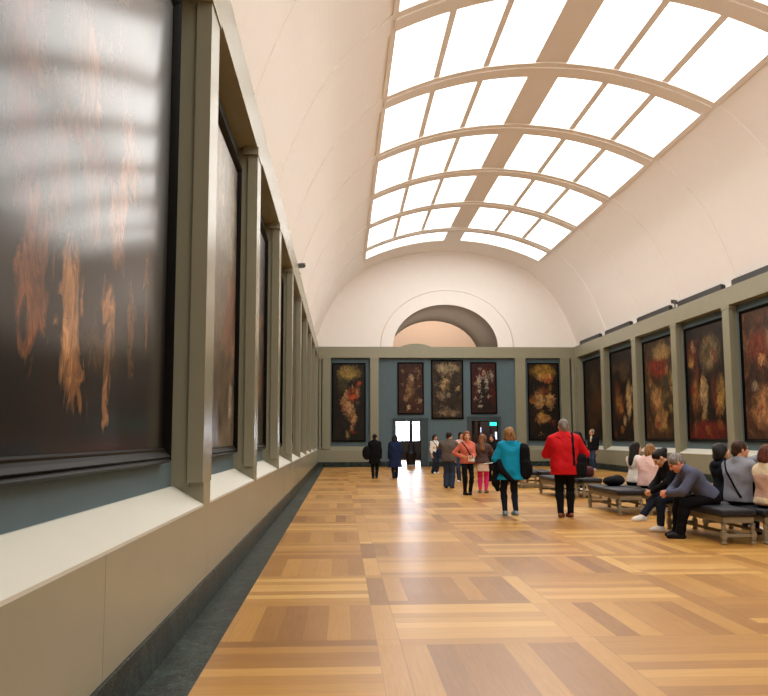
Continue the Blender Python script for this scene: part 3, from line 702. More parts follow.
class Fig:
    """one person: joints in local space (faces +Y, right side +X), origin on the floor"""
    def __init__(s, loc, rz, H, label, sex='m', seat=None, lean=0, side=0, twist=0, head=(0, 0, 0), hands=None, elbows=None, feet=None, knees=None,
                 skin=(214, 160, 128), h=.012, build=1.0, group='visitors in the gallery', hand_dir=None, fold=.85):
        s.H = H; s.h = h; s.k = H/1.7; k = s.k; s.b = build; b = build; s.sex = sex; s.fold = fold
        s.t = empty('person', loc, rz); tag(s.t, label, 'person', group); s.seed = len(label)
        hipz = .525*H if seat is None else seat+.105*k
        s.P = V(0, 0, hipz)
        up = unit((math.sin(side), math.sin(lean)*math.cos(side), math.cos(lean)*math.cos(side))); s.up = up
        rt = unit(V(math.cos(twist), math.sin(twist), 0)-up*float(up@V(math.cos(twist), math.sin(twist), 0))); fw = unit(np.cross(up, rt)); s.rt, s.fw = rt, fw
        slump = fw*.02*k
        s.W = s.P+up*.10*H*.9; s.Ch = s.P+up*.185*H; s.Sh = s.P+up*.285*H; s.N = s.P+up*.305*H
        sw = (.118 if sex == 'm' else .105)*H*b**.4; s.sw = sw
        s.S = {1: s.Sh+rt*sw-up*.024*H, -1: s.Sh-rt*sw-up*.024*H}
        hy, hp, hr = head
        s.HR = rotm(hy, hp, hr); hu = s.HR@V(0, 0, 1); hf = s.HR@V(0, 1, 0); s.hu, s.hf, s.hx = hu, hf, s.HR@V(1, 0, 0)
        s.N2 = s.N+unit(up+hu*.6+fw*.15)*.032*H
        s.Hd = s.N2+hu*.062*H+hf*.016*H                # head centre
        la, lf = .172*H, .148*H
        hands = hands or {}; elbows = elbows or {}
        s.E, s.Wr = {}, {}
        for q in (1, -1):
            tg = hands.get(q); tg = V(*tg) if tg is not None else s.S[q]+V(q*.05*k, .05*k, -(la+lf)*.985)
            s.E[q], s.Wr[q] = ik(s.S[q], tg, la, lf, elbows.get(q, (q*.35, -1, -.2)))
        s.hand_dir = hand_dir or {}
        s.Hp = {q: s.P+V(q*.052*H*.95, 0, -.012*H) for q in (1, -1)}
        lt, ls = .242*H, .242*H
        s.K, s.A = {}, {}; feet = feet or {}; knees = knees or {}
        for q in (1, -1):
            f = feet.get(q, (q*.085*k, 0, 0, q*.18)); s.A_dir = None
            s.K[q], s.A[q] = ik(s.Hp[q], (f[0], f[1], f[2]+.048*H), lt, ls, knees.get(q, (q*.1, 1, .3 if seat else 0)))
        s.Fd = {q: unit(V(-math.sin(-feet.get(q, (0, 0, 0, q*.18))[3]), math.cos(feet.get(q, (0, 0, 0, q*.18))[3]), 0)) for q in (1, -1)}
        s.M_skin = cloth('skin_%d_%d_%d' % skin, skin, .55, .06, 120, .35)
    # ---- primitive groups
    def torso(s):
        k, b, r = s.k, s.b, s.rt; f = s.sex == 'f'
        P = [cap(s.Sh-r*(s.sw-.045*k)-s.up*.055*k, s.Sh+r*(s.sw-.045*k)-s.up*.055*k, .06*k*b, k=.06), 
             cap(s.Ch-r*.075*k*b+s.up*.02*k, s.Ch+r*.075*k*b+s.up*.02*k, (.098 if not f else .09)*k*b, k=.07),
             cap(s.W-r*(.06 if not f else .045)*k*b, s.W+r*(.06 if not f else .045)*k*b, (.095 if not f else .085)*k*b, k=.07),
             cap(s.P-r*(.062 if not f else .07)*k*b+s.up*.01, s.P+r*(.062 if not f else .07)*k*b+s.up*.01, (.1 if not f else .105)*k*b, k=.06)]
        for q in (1, -1): P.append(cap(s.N+s.up*.005*k+r*q*.02*k, s.S[q]-r*q*.02*k+s.up*.004*k, .04*k, .04*k, .05))
        if f: P += [elli(s.Ch+s.fw*.085*k+r*q*.062*k+s.up*.0, (.06*k, .05*k, .06*k), k=.05) for q in (1, -1)]
        return P
    def arm(s, q, t=0, to=1.0):
        k, b = s.k, s.b**.7; e = s.E[q]; w = s.Wr[q]; we = e+(w-e)*to
        return [cap(s.S[q], e, .05*k*b+t, .041*k*b+t, .035), cap(e, we, .041*k*b+t, (.041+(.027-.041)*to)*k*b+t, .03)]
    def hand(s, q):
        k = s.k; w = s.Wr[q]; d = unit(s.hand_dir.get(q, s.Wr[q]-s.E[q])); fd = unit(s.Wr[q]-s.E[q])
        # palm faces the body
        inn = unit(-s.rt*q+s.fw*.2); inn = unit(inn-d*float(inn@d)); sd = np.cross(d, inn)*1.0
        if float(sd@s.fw) < 0 and abs(float(sd@s.fw)) > .2: sd = -sd
        P = [cap(w-fd*.01, w+d*.025*k, .027*k, .028*k, .02)]
        L = (.068, .078, .073, .056)
        for i in range(4):
            o = sd*(.03-.02*i)*k; a = w+d*.03*k+o*.7; m = w+d*.085*k+o
            P.append(cap(a, m, .016*k, .0125*k, .012))
            j = m+unit(d*.8+inn*.55)*L[i]*.52*k; tip = j+unit(d*.35+inn*.9)*L[i]*.48*k
            P += [cap(m, j, .0112*k, .0102*k, .006), cap(j, tip, .0102*k, .0088*k, .004)]
        a = w+d*.03*k+sd*.024*k; m = a+unit(d*.7+sd*.7+inn*.25)*.045*k; tip = m+unit(d*.95+inn*.45)*.035*k
        P += [cap(a, m, .0145*k, .0125*k, .012), cap(m, tip, .0118*k, .0098*k, .006)]
        return P
    def headp(s):
        k = s.k*1.1; c, u, f, x, R = s.Hd, s.hu, s.hf, s.hx, s.HR
        P = [cap(s.N-s.up*.02*k, s.N2+s.hu*.015*k, (.058 if s.sex == 'm' else .05)*k, (.054 if s.sex == 'm' else .047)*k, .035),
             elli(c+u*.025*k-f*.012*k, (.074*k, .094*k, .088*k), R, .03), elli(c-u*.045*k+f*.03*k, (.056*k, .06*k, .068*k), R, .04),
             cap(c-u*.092*k+f*.062*k, c-u*.09*k+f*.068*k, .022*k, .02*k, .03),                       # chin
             cap(c+f*.084*k+u*.012*k, c+f*.106*k-u*.03*k, .009*k, .0145*k, .012),                   # nose
             cap(c+f*.078*k+u*.026*k-x*.03*k, c+f*.078*k+u*.026*k+x*.03*k, .011*k, k=.015),        # brow
             cap(c+f*.085*k-u*.058*k-x*.016*k, c+f*.085*k-u*.058*k+x*.016*k, .0085*k, k=.008)]   # lips
        for q in (1, -1):
            P += [elli(c+x*q*.075*k-f*.008*k-u*.008*k, (.012*k, .022*k, .034*k), R, .008), cap(c+f*.06*k-u*.03*k+x*q*.036*k, c+f*.055*k-u*.035*k+x*q*.036*k, .024*k, k=.03)]
            P.append((('ell', c+f*.09*k+u*.006*k+x*q*.032*k, V(.016, .012, .011)*k, R, .005),))
            P.append(elli(c+f*.076*k+u*.005*k+x*q*.032*k, (.013*k, .012*k, .012*k), R, .003))
        return P
    def leg(s, q, t=0, to=1.0, flare=0):
        k, b = s.k, s.b**.7; K, A = s.K[q], s.A[q]; Ae = K+(A-K)*to; f = s.sex == 'f'
        return [cap(s.Hp[q], K, (.084 if not f else .086)*k*b+t, .056*k*b+t, .05), cap(K, K+(Ae-K)*.35, .055*k*b+t, .053*k*b+t+flare*.3, .03), cap(K+(Ae-K)*.3, Ae, .053*k*b+t+flare*.3, .036*k*b+t+flare, .03)]
    def foot(s, q, t=0, hgt=0):
        k = s.k; a = s.A[q]; d = s.Fd[q]; z0 = a[2]-.048*s.H
        toe = V(a[0]+d[0]*.15*k, a[1]+d[1]*.15*k, z0+.028*k); heel = V(a[0]-d[0]*.04*k, a[1]-d[1]*.04*k, z0+.034*k); ball = V(a[0]+d[0]*.09*k, a[1]+d[1]*.09*k, z0+.034*k)
        return [cap(heel, ball, .032*k+t, .036*k+t, .03), cap(ball, toe, .036*k+t, .026*k+t, .03), cap(a, heel*.4+ball*.6, .036*k+t, .034*k+t, .03)], z0
    # ---- parts
    def body(s):
        P = s.torso()+s.headp()
        for q in (1, -1): P += s.arm(q)+s.hand(q)+s.leg(q)+s.foot(q)[0]
        o = sculpt('body', P, [s.M_skin, cloth('lips_rose', (168, 92, 84), .5), cloth('eye_dark', (40, 30, 26), .2)], s.t, min(s.h, .0095), cuts=[((0, 0, min(s.A[1][2], s.A[-1][2])-.048*s.H+.008), (0, 0, -1))], deci=.45)
        c = s.Hd; k = s.k*1.1; me = o.data
        for p in me.polygons:
            d = np.array(p.center, np.float32)-c; x, y, z = float(d@s.hx), float(d@s.hf), float(d@s.hu)
            if y > .06*k:
                if abs(z+.058*k) < .011*k and abs(x) < .026*k: p.material_index = 1
                elif abs(z-.005*k) < .009*k and abs(abs(x)-.032*k) < .014*k: p.material_index = 2
        return s
    def jacket(s, mat, t=.018, hem=.06, sleeve=1.0, name='jacket', flare=.02, collar=True, label=None, coat=0, openneck=0):
        k = s.k; P = [grow(p, t)[:-1]+(max(p[-1], .08),) for p in s.torso()]
        dn = -s.up
        if sleeve > 0:
            for q in (1, -1): P += s.arm(q, t*.9, sleeve) if sleeve > .35 else [cap(s.S[q], s.S[q]+(s.E[q]-s.S[q])*sleeve*2, .052*k+t, .05*k+t, .035)]
        if hem > 0:
            e = s.P+dn*(hem+.03)
            P += [cap(s.P-s.rt*.055*k, e-s.rt*(.06*k+flare), .1*k*s.b+t, .095*k*s.b+t+flare, .06), cap(s.P+s.rt*.055*k, e+s.rt*(.06*k+flare), .1*k*s.b+t, .095*k*s.b+t+flare, .06)]
        if hem > 0.04 and s.Wr is not None:
            for q in (-1, 1): P.append(cap(s.Ch+s.rt*q*.075*k*s.b, s.P+s.rt*q*.07*k*s.b, .1*k*s.b+t, .1*k*s.b+t, .09))
        if collar: P.append(cap(s.N-s.up*.03*k, s.N+s.up*.012*k, .066*k, .07*k, .03))
        cuts = [(s.P+dn*hem, dn)]
        if sleeve > 0:
            pass
        o = sculpt(name, P, mat, s.t, s.h, cuts, s.fold*.009, .4, s.seed, label=label); s.JP, s.Jt = P, t; return s
    def trousers(s, mat, t=.012, to=.97, flare=.01, name='trousers'):
        k = s.k; tp = s.torso(); P = [grow(tp[3], t*.8)]
        for q in (1, -1): P += s.leg(q, t, to, flare)
        for q in (1, -1): pass
        # open the ends above the shoes, and stop at the waist
        sculpt(name, P, mat, s.t, s.h, (), s.fold*.007, .4, s.seed+1); return s
    def skirt(s, mat, L=.25, flare=.05):
        k = s.k; e = s.P-V(0, 0, L+.03)
        P = [cap(s.P-s.rt*.05*k, e-s.rt*.05*k, .105*k, .105*k+flare, .06), cap(s.P+s.rt*.05*k, e+s.rt*.05*k, .105*k, .105*k+flare, .06)]
        sculpt('skirt', P, mat, s.t, s.h, [(s.P-V(0, 0, L), (0, 0, -1)), (s.P+V(0, 0, .08), (0, 0, 1))], .004, .5); return s
    def shoes(s, mat, t=.008):
        for q in (1, -1):
            P, z0 = s.foot(q, t)
            sculpt('shoe', P, mat, s.t, .009, [((0, 0, z0+.001), (0, 0, -1)), ((0, 0, z0+.1*s.k), (0, 0, 1))], 0, .6)
        return s
    def hair(s, mat, style='short', side=1):
        k = s.k*1.12; c, u, f, x, R = s.Hd, s.hu, s.hf, s.hx, s.HR
        if style == 'short':
            P = [elli(c+u*.034*k-f*.02*k, (.083*k, .097*k, .09*k), R, .03), cap(c-f*.075*k-u*.03*k, c-f*.06*k-u*.065*k, .045*k, .035*k, .04)]
        elif style == 'bob':
            P = [elli(c+u*.034*k-f*.022*k, (.092*k, .102*k, .095*k), R, .03), elli(c-f*.045*k-u*.03*k, (.104*k, .08*k, .085*k), R, .05), cap(c-f*.07*k-u*.08*k-x*.05*k, c-f*.07*k-u*.075*k+x*.05*k, .05*k, k=.04)]
        elif style == 'bun':
            P = [elli(c+u*.034*k-f*.02*k, (.085*k, .1*k, .093*k), R, .03), cap(c-f*.07*k-u*.03*k, c-f*.06*k-u*.06*k, .05*k, .03*k, .04), elli(c-f*.125*k+u*.03*k, (.045*k, .045*k, .045*k), R, .02)]
        else:
            e = s.N-s.fw*.085*k-s.up*(.12*k if style == 'long' else .0)
            P = [elli(c+u*.034*k-f*.02*k, (.09*k, .102*k, .096*k), R, .03), cap(c-f*.05*k-u*.03*k, e, .082*k, .06*k, .05)]
            for q in (1, -1): P.append(cap(c+x*q*.07*k-f*.02*k, s.N+s.rt*q*.07*k+s.fw*.0*k-s.up*.05*k, .035*k, .03*k, .04))
        # keep the face free
        P.append((('ell', c+f*.1*k-u*.03*k, V(.066, .085, .085)*k, R, .01),))
        sculpt('hair', P, mat, s.t, .009, (), .011, .6, s.seed); return s
    def strap(s, mat, frm=1, width=.03, name='strap', parent=None, same=False):
        """a band over one shoulder, across the body to the other hip, lying on the jacket"""
        P = [grow(p, .008) for p in s.JP]; pin = s.JP
        a = s.S[frm]-s.rt*frm*.06*s.k; b = s.P-s.rt*frm*.15*s.k; 
        if same: b = s.P+s.rt*frm*.16*s.k; a = s.S[frm]-s.rt*frm*.07*s.k
        d = unit(b-a); nrm = unit(np.cross(d, s.fw))
        def post(F, X, Y, Z):
            los, his = zip(*[bounds(p) for p in P]); lo = np.min(los, 0)-3*s.h; n = F.shape
            Fi, _ = field(pin, s.h, lo, np.array(n)); dd = np.abs((X-a[0])*nrm[0]+(Y-a[1])*nrm[1]+(Z-a[2])*nrm[2])-width/2
            keep = (X-b[0])*d[0]+(Y-b[1])*d[1]+(Z-b[2])*d[2]
            return np.maximum(np.maximum(np.maximum(F, -(Fi+.006)), dd), keep)
        o = sculpt(name, P, mat, parent or s.t, s.h, (), s.fold*.009, .6, s.seed, post); return o
    def world(s, p):
        c, sn = math.cos(s.t.rotation_euler.z), math.sin(s.t.rotation_euler.z); L = s.t.location
        return (L.x+c*p[0]-sn*p[1], L.y+sn*p[0]+c*p[1], L.z+p[2])
# ------------------------------------------------------------------ the visitors
R_ = math.radians
AWAY, CAM, LEFT, RIGHT = 0, R_(180), R_(90), R_(-90)
black = cloth('black_cloth', (17, 17, 20)); navy = cloth('navy_cloth', (30, 42, 72)); jeans = cloth('blue_denim', (50, 62, 84)); djeans = cloth('dark_denim', (34, 40, 54))
red = cloth('red_jacket_cloth', (196, 22, 30), .7); teal = cloth('teal_cloth', (14, 142, 178), .7); coral = cloth('coral_cloth', (206, 112, 92)); pink = cloth('pale_pink_cloth', (226, 190, 182))
white = cloth('white_cloth', (226, 220, 212)); cream = cloth('cream_cloth', (220, 204, 176)); greyb = cloth('grey_brown_cloth', (96, 86, 80)); brown = cloth('brown_jacket_cloth', (84, 66, 62))
beige = cloth('beige_cloth', (206, 182, 160)); hotpink = cloth('bright_pink_tights', (214, 46, 112)); bluegrey = cloth('blue_grey_shirt', (86, 90, 112)); sweater = cloth('grey_sweater', (138, 140, 150)); maroon = cloth('maroon_leather', (78, 38, 42), .5)
h_black = hairmat('hair_black', (28, 22, 20)); h_grey = hairmat('hair_grey', (128, 120, 114)); h_blond = hairmat('hair_blond', (142, 100, 58)); h_strawb = hairmat('hair_strawberry', (130, 74, 40)); h_brown = hairmat('hair_brown', (64, 40, 28)); h_lbrown = hairmat('hair_light_brown', (128, 88, 58)); h_auburn = hairmat('hair_auburn', (92, 46, 30))
s_black = cloth('shoe_black', (26, 24, 24), .5); s_white = cloth('shoe_white', (226, 222, 216), .6); s_brown = cloth('shoe_brown', (120, 70, 50), .5); s_grey = cloth('shoe_grey_blue', (128, 150, 164), .7); s_tan = cloth('shoe_tan', (120, 92, 78), .6)

def bag(loc, rz, prims, mat, label, cat='bag', strap=None, h=.01, extra=None):
    t = empty('bag', loc, rz); tag(t, label, cat)
    sculpt('pouch', prims, mat, t, h, (), .004, .5, len(label))
    if strap: bm = B(); tube(bm, strap, .011, 8); obj('strap', bm, mat, t, True)
    return t

# man in the red jacket
f = Fig((4.12, 15.42, 0), R_(-12), 1.80, 'grey-haired man standing in a red jacket and black trousers, seen from behind', 'm', head=(R_(8), R_(-3), 0),
        hands={1: (.2, .26, 1.06), -1: (-.12, .3, 1.1)}, elbows={1: (1, -.4, -.3), -1: (-1, -.3, -.3)}, feet={1: (.09, .06, 0, -.35), -1: (-.09, .0, 0, .3)}, build=1.1, h=.011)
f.body().jacket(red, .04, .16, .96, flare=.03).trousers(black, .012, .97, .006).shoes(s_brown).hair(h_grey)
bpt = f.world((.24, .0, 0))
t = bag((bpt[0], bpt[1], .74), R_(-12), [rbox((0, 0, .2), (.16, .11, .22), None, .08), rbox((0, -.09, .14), (.12, .05, .12), None, .04)], black, 'large black shoulder bag at the right hip of the man in the red jacket')
f.strap(black, 1, .05, 'strap', same=True)
sculpt('hood', [cap(f.N-f.fw*.07-f.rt*.1-f.up*.03, f.N-f.fw*.075-f.up*.11, .055, .05, k=.08), cap(f.N-f.fw*.07+f.rt*.1-f.up*.03, f.N-f.fw*.075-f.up*.11, .055, .05, k=.08), cap(f.N-f.rt*.06+f.up*.0, f.N+f.rt*.06+f.up*.0, .066, k=.07)], red, f.t, .011, (), .006, .6)
# woman in the teal coat
f = Fig((3.2, 15.93, 0), R_(4), 1.66, 'blond woman in a teal coat and dark leggings, seen from behind', 'f', head=(R_(-6), R_(2), 0),
        hands={-1: (-.2, .24, 1.0), 1: (.16, .2, .98)}, elbows={-1: (-.6, -.6, -.6), 1: (.5, -.6, -.6)}, build=.88, feet={1: (.1, .0, 0, -.15), -1: (-.1, .03, 0, .25)}, h=.011)
f.body().jacket(teal, .034, .2, .95, 'coat', .06).trousers(cloth('dark_leggings', (28, 34, 48)), .014, .97, 0).shoes(s_grey).hair(h_blond, 'bob')
w = f.world((.27, -.06, 0))
t = bag((w[0], w[1], .68), 0, [rbox((0, 0, .32), (.1, .1, .32), None, .08), elli((.03, -.02, .2), (.12, .12, .2)), rbox((-.01, -.09, .2), (.075, .05, .15), None, .04), elli((-.02, 0, .6), (.09, .07, .08))], black, 'black backpack hanging at the right shoulder of the woman in the teal coat', 'backpack',
        [(-.08, .0, .6), (-.12, -.02, .7), (-.14, .06, .72), (-.12, .14, .64), (-.08, .1, .46)])
w = f.world((0, 0, 0))
t = empty('carried_jacket', (w[0], w[1], 0), R_(4)); tag(t, 'black jacket slung across the hips of the woman in the teal coat', 'jacket')
sculpt('drape', [cap((-.22, -.03, 1.02), (-.2, -.12, .86), .05, .06, .05), cap((-.2, -.12, .86), (-.03, -.205, .66), .055, .05, .04), cap((-.27, .02, 1.0), (-.28, .0, .62), .05, .075, .05), cap((-.28, 0, .62), (-.24, .03, .48), .07, .04, .04)], black, t, .01, (), .006, .5)
w = f.world((-.3, .3, .98))
t = empty('leaflet', (w[0], w[1], w[2]-.02)); tag(t, 'white folded leaflet held by the woman in the teal coat', 'leaflet')
bm = B(); prism(bm, [(-.13, .0), (0, .012), (.11, .03), (.11, .034), (0, .016), (-.13, .004)], 'y', -.09, .09); obj('paper', bm, plain('white_paper', (232, 230, 224), .7), t)

# far left pair
f = Fig((1.19, 30.5, 0), R_(-5), 1.6, 'person in black with a round black bag, leftmost figure in the hall', 'f', feet={1: (.06, .12, 0, 0), -1: (-.05, -.1, 0, 0)})
f.body().jacket(black, .03, .3, .95, 'coat', .03).trousers(black, .01, .96).shoes(s_black).hair(h_black)
w = f.world((-.28, -.05, 0))
bag((w[0], w[1], .68), 0, [elli((0, 0, .24), (.17, .12, .25))], black, 'round black bag on the left side of the leftmost person', 'bag', [(.06, 0, .46), (.12, .05, .62), (.16, .05, .68)])
f = Fig((1.93, 30.5, 0), R_(3), 1.57, 'person in a long navy coat walking towards the bright doorway', 'f', feet={1: (.06, .1, 0, 0), -1: (-.06, -.08, 0, 0)})
f.body().jacket(navy, .035, .42, .95, 'coat', .05).trousers(djeans, .01, .96).shoes(s_black).hair(h_black, 'bob')
# woman in cream top
f = Fig((3.79, 34.3, 0), R_(-140), 1.6, 'dark-haired woman in a white top and wide jeans standing near the bright doorway', 'f', head=(R_(-15), R_(-8), 0), hands={-1: (-.06, .26, 1.12)}, elbows={-1: (-1, 0, -.5)})
f.body().jacket(white, .018, .0, .95, 'top').trousers(djeans, .02, .97, .04).shoes(s_white).hair(h_black, 'long')
f.strap(black, 1, .05, 'waist_strap')
# grey jacket man
f = Fig((3.12, 24.5, 0), R_(-20), 1.63, 'man in a grey-brown jacket and jeans, black hair, back turned, in the standing group', 'm', head=(R_(-20), R_(-8), 0), build=1.12, hands={1: (.12, .28, 1.05), -1: (-.14, .26, 1.02)}, elbows={1: (1, -.4, -.3), -1: (-1, -.4, -.3)})
f.body().jacket(greyb, .032, .08, .95).trousers(jeans, .024, .97, .02).shoes(s_black).hair(h_black)
w = f.world((-.27, -.02, 0)); bag((w[0], w[1], .86), 0, [rbox((0, 0, .14), (.08, .11, .14), None, .04)], navy, 'small dark bag at the left hip of the man in the grey-brown jacket')
# woman behind him
f = Fig((3.93, 27.5, 0), R_(160), 1.66, 'dark-haired woman in a pinkish top and jeans, partly hidden behind the coral jacket', 'f', head=(R_(25), R_(-5), 0))
f.body().jacket(pink, .018, .02, .9, 'top').trousers(jeans, .014, .97, .02).shoes(s_white).hair(h_black, 'long')
# coral jacket
f = Fig((3.23, 21.6, 0), R_(188), 1.62, 'red-blond woman in a coral jacket and black trousers, facing the camera, hand on hip', 'f', head=(R_(-12), R_(4), 0),
        hands={1: (.17, .08, .98), -1: (-.05, .24, .98)}, elbows={1: (1, -.7, -.2), -1: (-.5, -.7, -.6)}, feet={1: (.08, .03, 0, -.2), -1: (-.07, 0, 0, .3)}, h=.011, build=.82)
f.body().jacket(coral, .02, .05, .9, flare=.01).trousers(black, .01, .97).shoes(s_black).hair(h_strawb, 'bob')
f.strap(black, 1, .035, 'strap')
w = f.world((-.04, .24, 0)); t = empty('leaflet', (w[0], w[1], .93), R_(188)); tag(t, 'white leaflet held by the woman in the coral jacket', 'leaflet')
bm = B(); box(bm, -.085, .085, -.004, .004, -.07, .07); obj('paper', bm, plain('white_paper', (232, 230, 224), .7), t)
# girl in pink tights
f = Fig((3.75, 22.3, 0), R_(-15), 1.55, 'girl in a brown jacket, beige skirt and bright pink tights, seen from behind', 'f', head=(R_(10), R_(-5), 0), build=.92, hands={1: (.12, .22, .95), -1: (-.14, .2, .95)}, elbows={1: (1, -.5, -.2), -1: (-1, -.5, -.2)})
f.body().jacket(brown, .024, .03, .95).skirt(beige, .24, .04).trousers(hotpink, .014, .99, .0, 'tights').shoes(s_tan).hair(h_lbrown, 'long')
# person in black behind her
f = Fig((5.1, 29.4-1.1, 0), R_(150), 1.56, 'person in a long black coat standing behind the girl in pink tights', 'f', head=(0, R_(-8), 0))
f.body().jacket(black, .035, .45, .95, 'coat', .06).trousers(black, .01, .96).shoes(s_black).hair(h_black, 'bob')
# man by the right wall
f = Fig((11.2, 37.0, 0), R_(120), 1.82, 'man in a dark jacket, pale scarf and jeans standing by the right wall', 'm', head=(R_(-10), R_(-10), 0))
f.body().jacket(black, .028, .06, .95).trousers(jeans, .02, .97, .01).shoes(s_white).hair(hairmat('hair_fair', (150, 130, 110)))
sculpt('scarf', [cap(f.N-f.up*.02+f.rt*.08, f.N-f.up*.02-f.rt*.08, .075, k=.03), cap(f.N+f.fw*.1-f.up*.03, f.N+f.fw*.13-f.up*.22, .05, .045, .03)], cream, f.t, .012, (), .004, .6)
# woman in black beyond the red jacket
f = Fig((6.62, 22.9, 0), R_(100), 1.66, 'dark-haired person in black standing just behind the man in the red jacket', 'f', head=(R_(-10), R_(-18), 0), lean=.15)
f.body().jacket(black, .03, .2, .95).trousers(black, .012, .97).shoes(s_white).hair(h_black, 'long')
bag((6.05, 20.75, SEAT+.005), R_(10), [rbox((0, 0, .13), (.22, .13, .13), None, .09), rbox((0, 0, .2), (.16, .09, .06), None, .04)], maroon, 'maroon leather bag lying on the bench behind the man in the red jacket', 'bag', [(-.12, 0, .23), (-.08, 0, .32), (.08, 0, .32), (.12, 0, .23)])

# ---- seated visitors; seat height is the cushion top
def seat_feet(y=.44, x=.1, z=0): return {1: (x, y, z, -.15), -1: (-x, y, z, .15)}
ZC = SEAT-.005
# grey-haired man leaning on his knees (faces left)
f = Fig((5.42, 12.2, 0), R_(84), 1.76, 'grey-haired man in a blue-grey shirt sitting bent forward with clasped hands', 'm', seat=ZC, lean=.72, head=(0, R_(-38), 0),
        hands={1: (.03, .62, .64), -1: (-.03, .62, .64)}, elbows={1: (1, .2, -1), -1: (-1, .2, -1)}, feet={1: (.16, .46, 0, -.2), -1: (-.14, .5, 0, .2)}, knees={1: (.25, 1, .8), -1: (-.25, 1, .8)}, build=1.08, h=.01, skin=(222, 150, 120),
        hand_dir={1: (-.5, .7, .1), -1: (.5, .7, .0)})
f.body().jacket(bluegrey, .026, .0, .94, 'shirt').trousers(black, .016, .96, .012).shoes(s_black, .01).hair(h_grey)
# dark-haired woman beside him, legs crossed
f = Fig((5.35, 13.12, 0), R_(95), 1.66, 'dark-haired woman in black with jeans and white sneakers, head bowed, beside the grey-haired man', 'f', seat=ZC, lean=.42, head=(R_(-10), R_(-42), 0),
        hands={1: (.05, .5, .62), -1: (-.05, .5, .62)}, elbows={1: (1, 0, -1), -1: (-1, 0, -1)}, feet={1: (-.02, .66, .16, 0), -1: (-.1, .4, 0, .15)}, knees={1: (-.1, 1, 1), -1: (-.1, 1, 1)}, h=.01)
f.body().jacket(black, .022, .03, .95).trousers(djeans, .012, .9, .008).shoes(s_white, .011).hair(h_black, 'bun')
# woman in black facing the right wall
f = Fig((6.0, 13.05, 0), R_(-82), 1.66, 'dark-haired woman in a black hooded top sitting with her back to the grey-haired man', 'f', seat=ZC, lean=-.02, head=(R_(-12), R_(6), 0), hands={1: (.1, .36, .62), -1: (-.1, .36, .62)}, elbows={1: (1, -.4, -1), -1: (-1, -.4, -1)}, feet=seat_feet(), h=.01)
f.body().jacket(cloth('black_hooded_cloth', (22, 26, 34)), .03, .03, .95).trousers(djeans, .012).shoes(s_white).hair(h_black, 'bob')
sculpt('hood', [cap(f.N-f.fw*.075-f.rt*.07-f.up*.05, f.N-f.fw*.075+f.rt*.07-f.up*.05, .055, k=.04)], cloth('black_hooded_cloth', (22, 26, 34)), f.t, .011, (), .004, .6)
# man in the grey sweater, pointing
f = Fig((5.86, 12.2, 0), R_(-66), 1.76, 'man in a grey sweater with a black crossbody strap, seated and pointing right', 'm', seat=ZC, lean=.04, head=(R_(-22), R_(3), 0), build=1.1,
        hands={-1: (.1, .62, 1.2), 1: (.2, .36, .66)}, elbows={-1: (-1, -.1, -.6), 1: (1, -.4, -1)}, feet=seat_feet(.46, .14), h=.01)
f.body().jacket(sweater, .024, .06, .93, 'sweater').trousers(djeans, .016).shoes(s_black).hair(h_brown)
f.strap(black, -1, .035, 'strap')
w = f.world((.2, .14, 0)); bag((w[0], w[1], SEAT+.1), R_(-66), [rbox((0, 0, .13), (.07, .14, .12), None, .03)], black, 'black crossbody bag on the right hip of the man in the grey sweater')
# woman at the right edge
f = Fig((5.96, 11.55, 0), R_(-75), 1.64, 'auburn-haired woman in a cream fleece vest cut by the right edge of the photo', 'f', seat=ZC, head=(R_(-10), R_(0), 0), hands={1: (.1, .36, .64), -1: (-.1, .36, .64)}, elbows={1: (1, -.4, -1), -1: (-1, -.4, -1)}, feet=seat_feet(), h=.01)
f.body().jacket(cloth('pale_rose_sweater', (196, 160, 140)), .016, .05, .95, 'sweater').jacket(cloth('cream_fleece', (226, 208, 176), 1, .25, 120), .034, .03, 0, 'vest').trousers(djeans, .012).shoes(s_black).hair(h_auburn, 'bob')
# pink jacket
f = Fig((6.0, 16.2, 0), R_(-50), 1.6, 'blond woman in a pale pink jacket sitting with her back to the camera', 'f', seat=ZC, lean=.1, head=(R_(35), R_(-4), 0), build=1.1, hands={1: (.16, .42, .8), -1: (-.1, .36, .62)}, elbows={1: (1, -.3, -.8), -1: (-1, -.4, -1)}, feet=seat_feet(), h=.01)
f.body().jacket(pink, .045, .06, .94).trousers(djeans, .012).shoes(s_white).hair(h_blond, 'bob')
# dark haired woman in white
f = Fig((5.98, 17.0, 0), R_(-70), 1.66, 'long-haired dark woman in a white top sitting behind the pink jacket', 'f', seat=ZC, lean=.06, head=(R_(-10), R_(0), 0), hands={1: (.12, .34, .62), -1: (-.1, .36, .62)}, elbows={1: (1, -.4, -1), -1: (-1, -.4, -1)}, feet=seat_feet(), h=.01)
f.body().jacket(white, .016, .03, .5, 'top').trousers(djeans, .012).shoes(s_white).hair(h_black, 'long')
bag((5.5, 16.85, SEAT+.008), R_(20), [elli((0, 0, .1), (.24, .17, .105)), elli((.12, .02, .13), (.13, .12, .09))], black, 'soft black bag lying on the bench beside the woman in the white top')

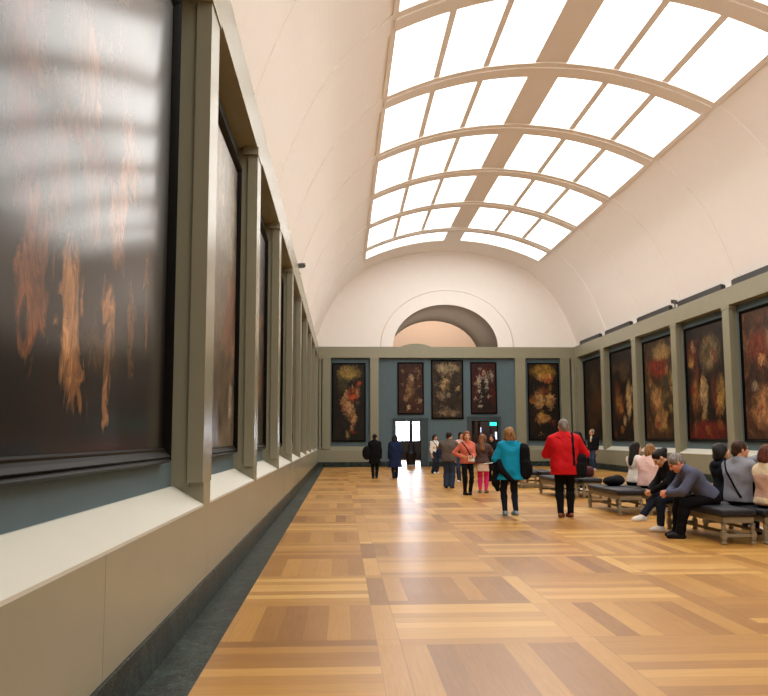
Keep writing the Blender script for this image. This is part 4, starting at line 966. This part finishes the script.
# dark bin standing in the bright doorway
t = empty('waste_bin', (3.62, YB+1.2, 0)); tag(t, 'dark round bin with a pale base ring standing in the bright doorway', 'bin')
bm = B(); lathe(bm, [(.2, .05), (.24, .1), (.26, .6), (.3, .62), (.3, .66), (.22, .72), (.16, 1.1), (.02, 1.12)], 20); obj('body', bm, M_dark, t, True)
bm = B(); lathe(bm, [(.24, 0), (.25, .02), (.25, .05), (.2, .055)], 20); obj('base_ring', bm, plain('pale_metal', (210, 214, 224), .3), t)

# ------------------------------------------------------------------ light, camera
def area(name, loc, rot, sx, sy, power, col):
    l = bpy.data.lights.new(name, 'AREA'); l.shape = 'RECTANGLE'; l.size = sx; l.size_y = sy; l.energy = power; l.color = col
    o = bpy.data.objects.new(name, l); C.objects.link(o); o.location = loc; o.rotation_euler = rot; return o
area('passage_lamp', (OX, YT+.15, 9.2), (R_(75), 0, 0), 8, 1.2, 240, (1, .92, .84))
area('passage_fill', (OX, 46, 6.25), (R_(180), 0, 0), 4, 4, 60, (1, .92, .84))  # added fill light, hidden behind the ledge, brightens the tunnel soffit
area('vestibule_fill', (8.4, 46.7, 3.5), (0, 0, 0), 2, 1, 40, (1, .9, .85))  # added unseen fill, lifts the wood and wall behind the right doorway
w = bpy.data.worlds.new('World'); SC.world = w; w.use_nodes = True
bg = w.node_tree.nodes['Background']; bg.inputs[0].default_value = (.9, .95, 1, 1); bg.inputs[1].default_value = .05
cam = bpy.data.cameras.new('Camera'); co = bpy.data.objects.new('Camera', cam); C.objects.link(co); SC.camera = co
cam.sensor_fit = 'HORIZONTAL'; cam.sensor_width = 36; cam.lens = 835.5/768*36; cam.clip_start = .05; cam.clip_end = 200
co.location = (0, 0, 1.47)
Mx = Matrix.Rotation(R_(-2.89), 4, 'Z') @ Matrix.Rotation(R_(90+6.122), 4, 'X') @ Matrix.Rotation(R_(-.163), 4, 'Z')
co.rotation_euler = Mx.to_euler()
SC.view_settings.view_transform = 'Standard'; SC.view_settings.look = 'None'; SC.view_settings.gamma = 1; SC.view_settings.use_curve_mapping = False
SC.view_settings.exposure = 0
SC.cycles.use_denoising = True; SC.cycles.max_bounces = 10; SC.cycles.diffuse_bounces = 8; SC.cycles.glossy_bounces = 4
SC.cycles.sample_clamp_indirect = 6
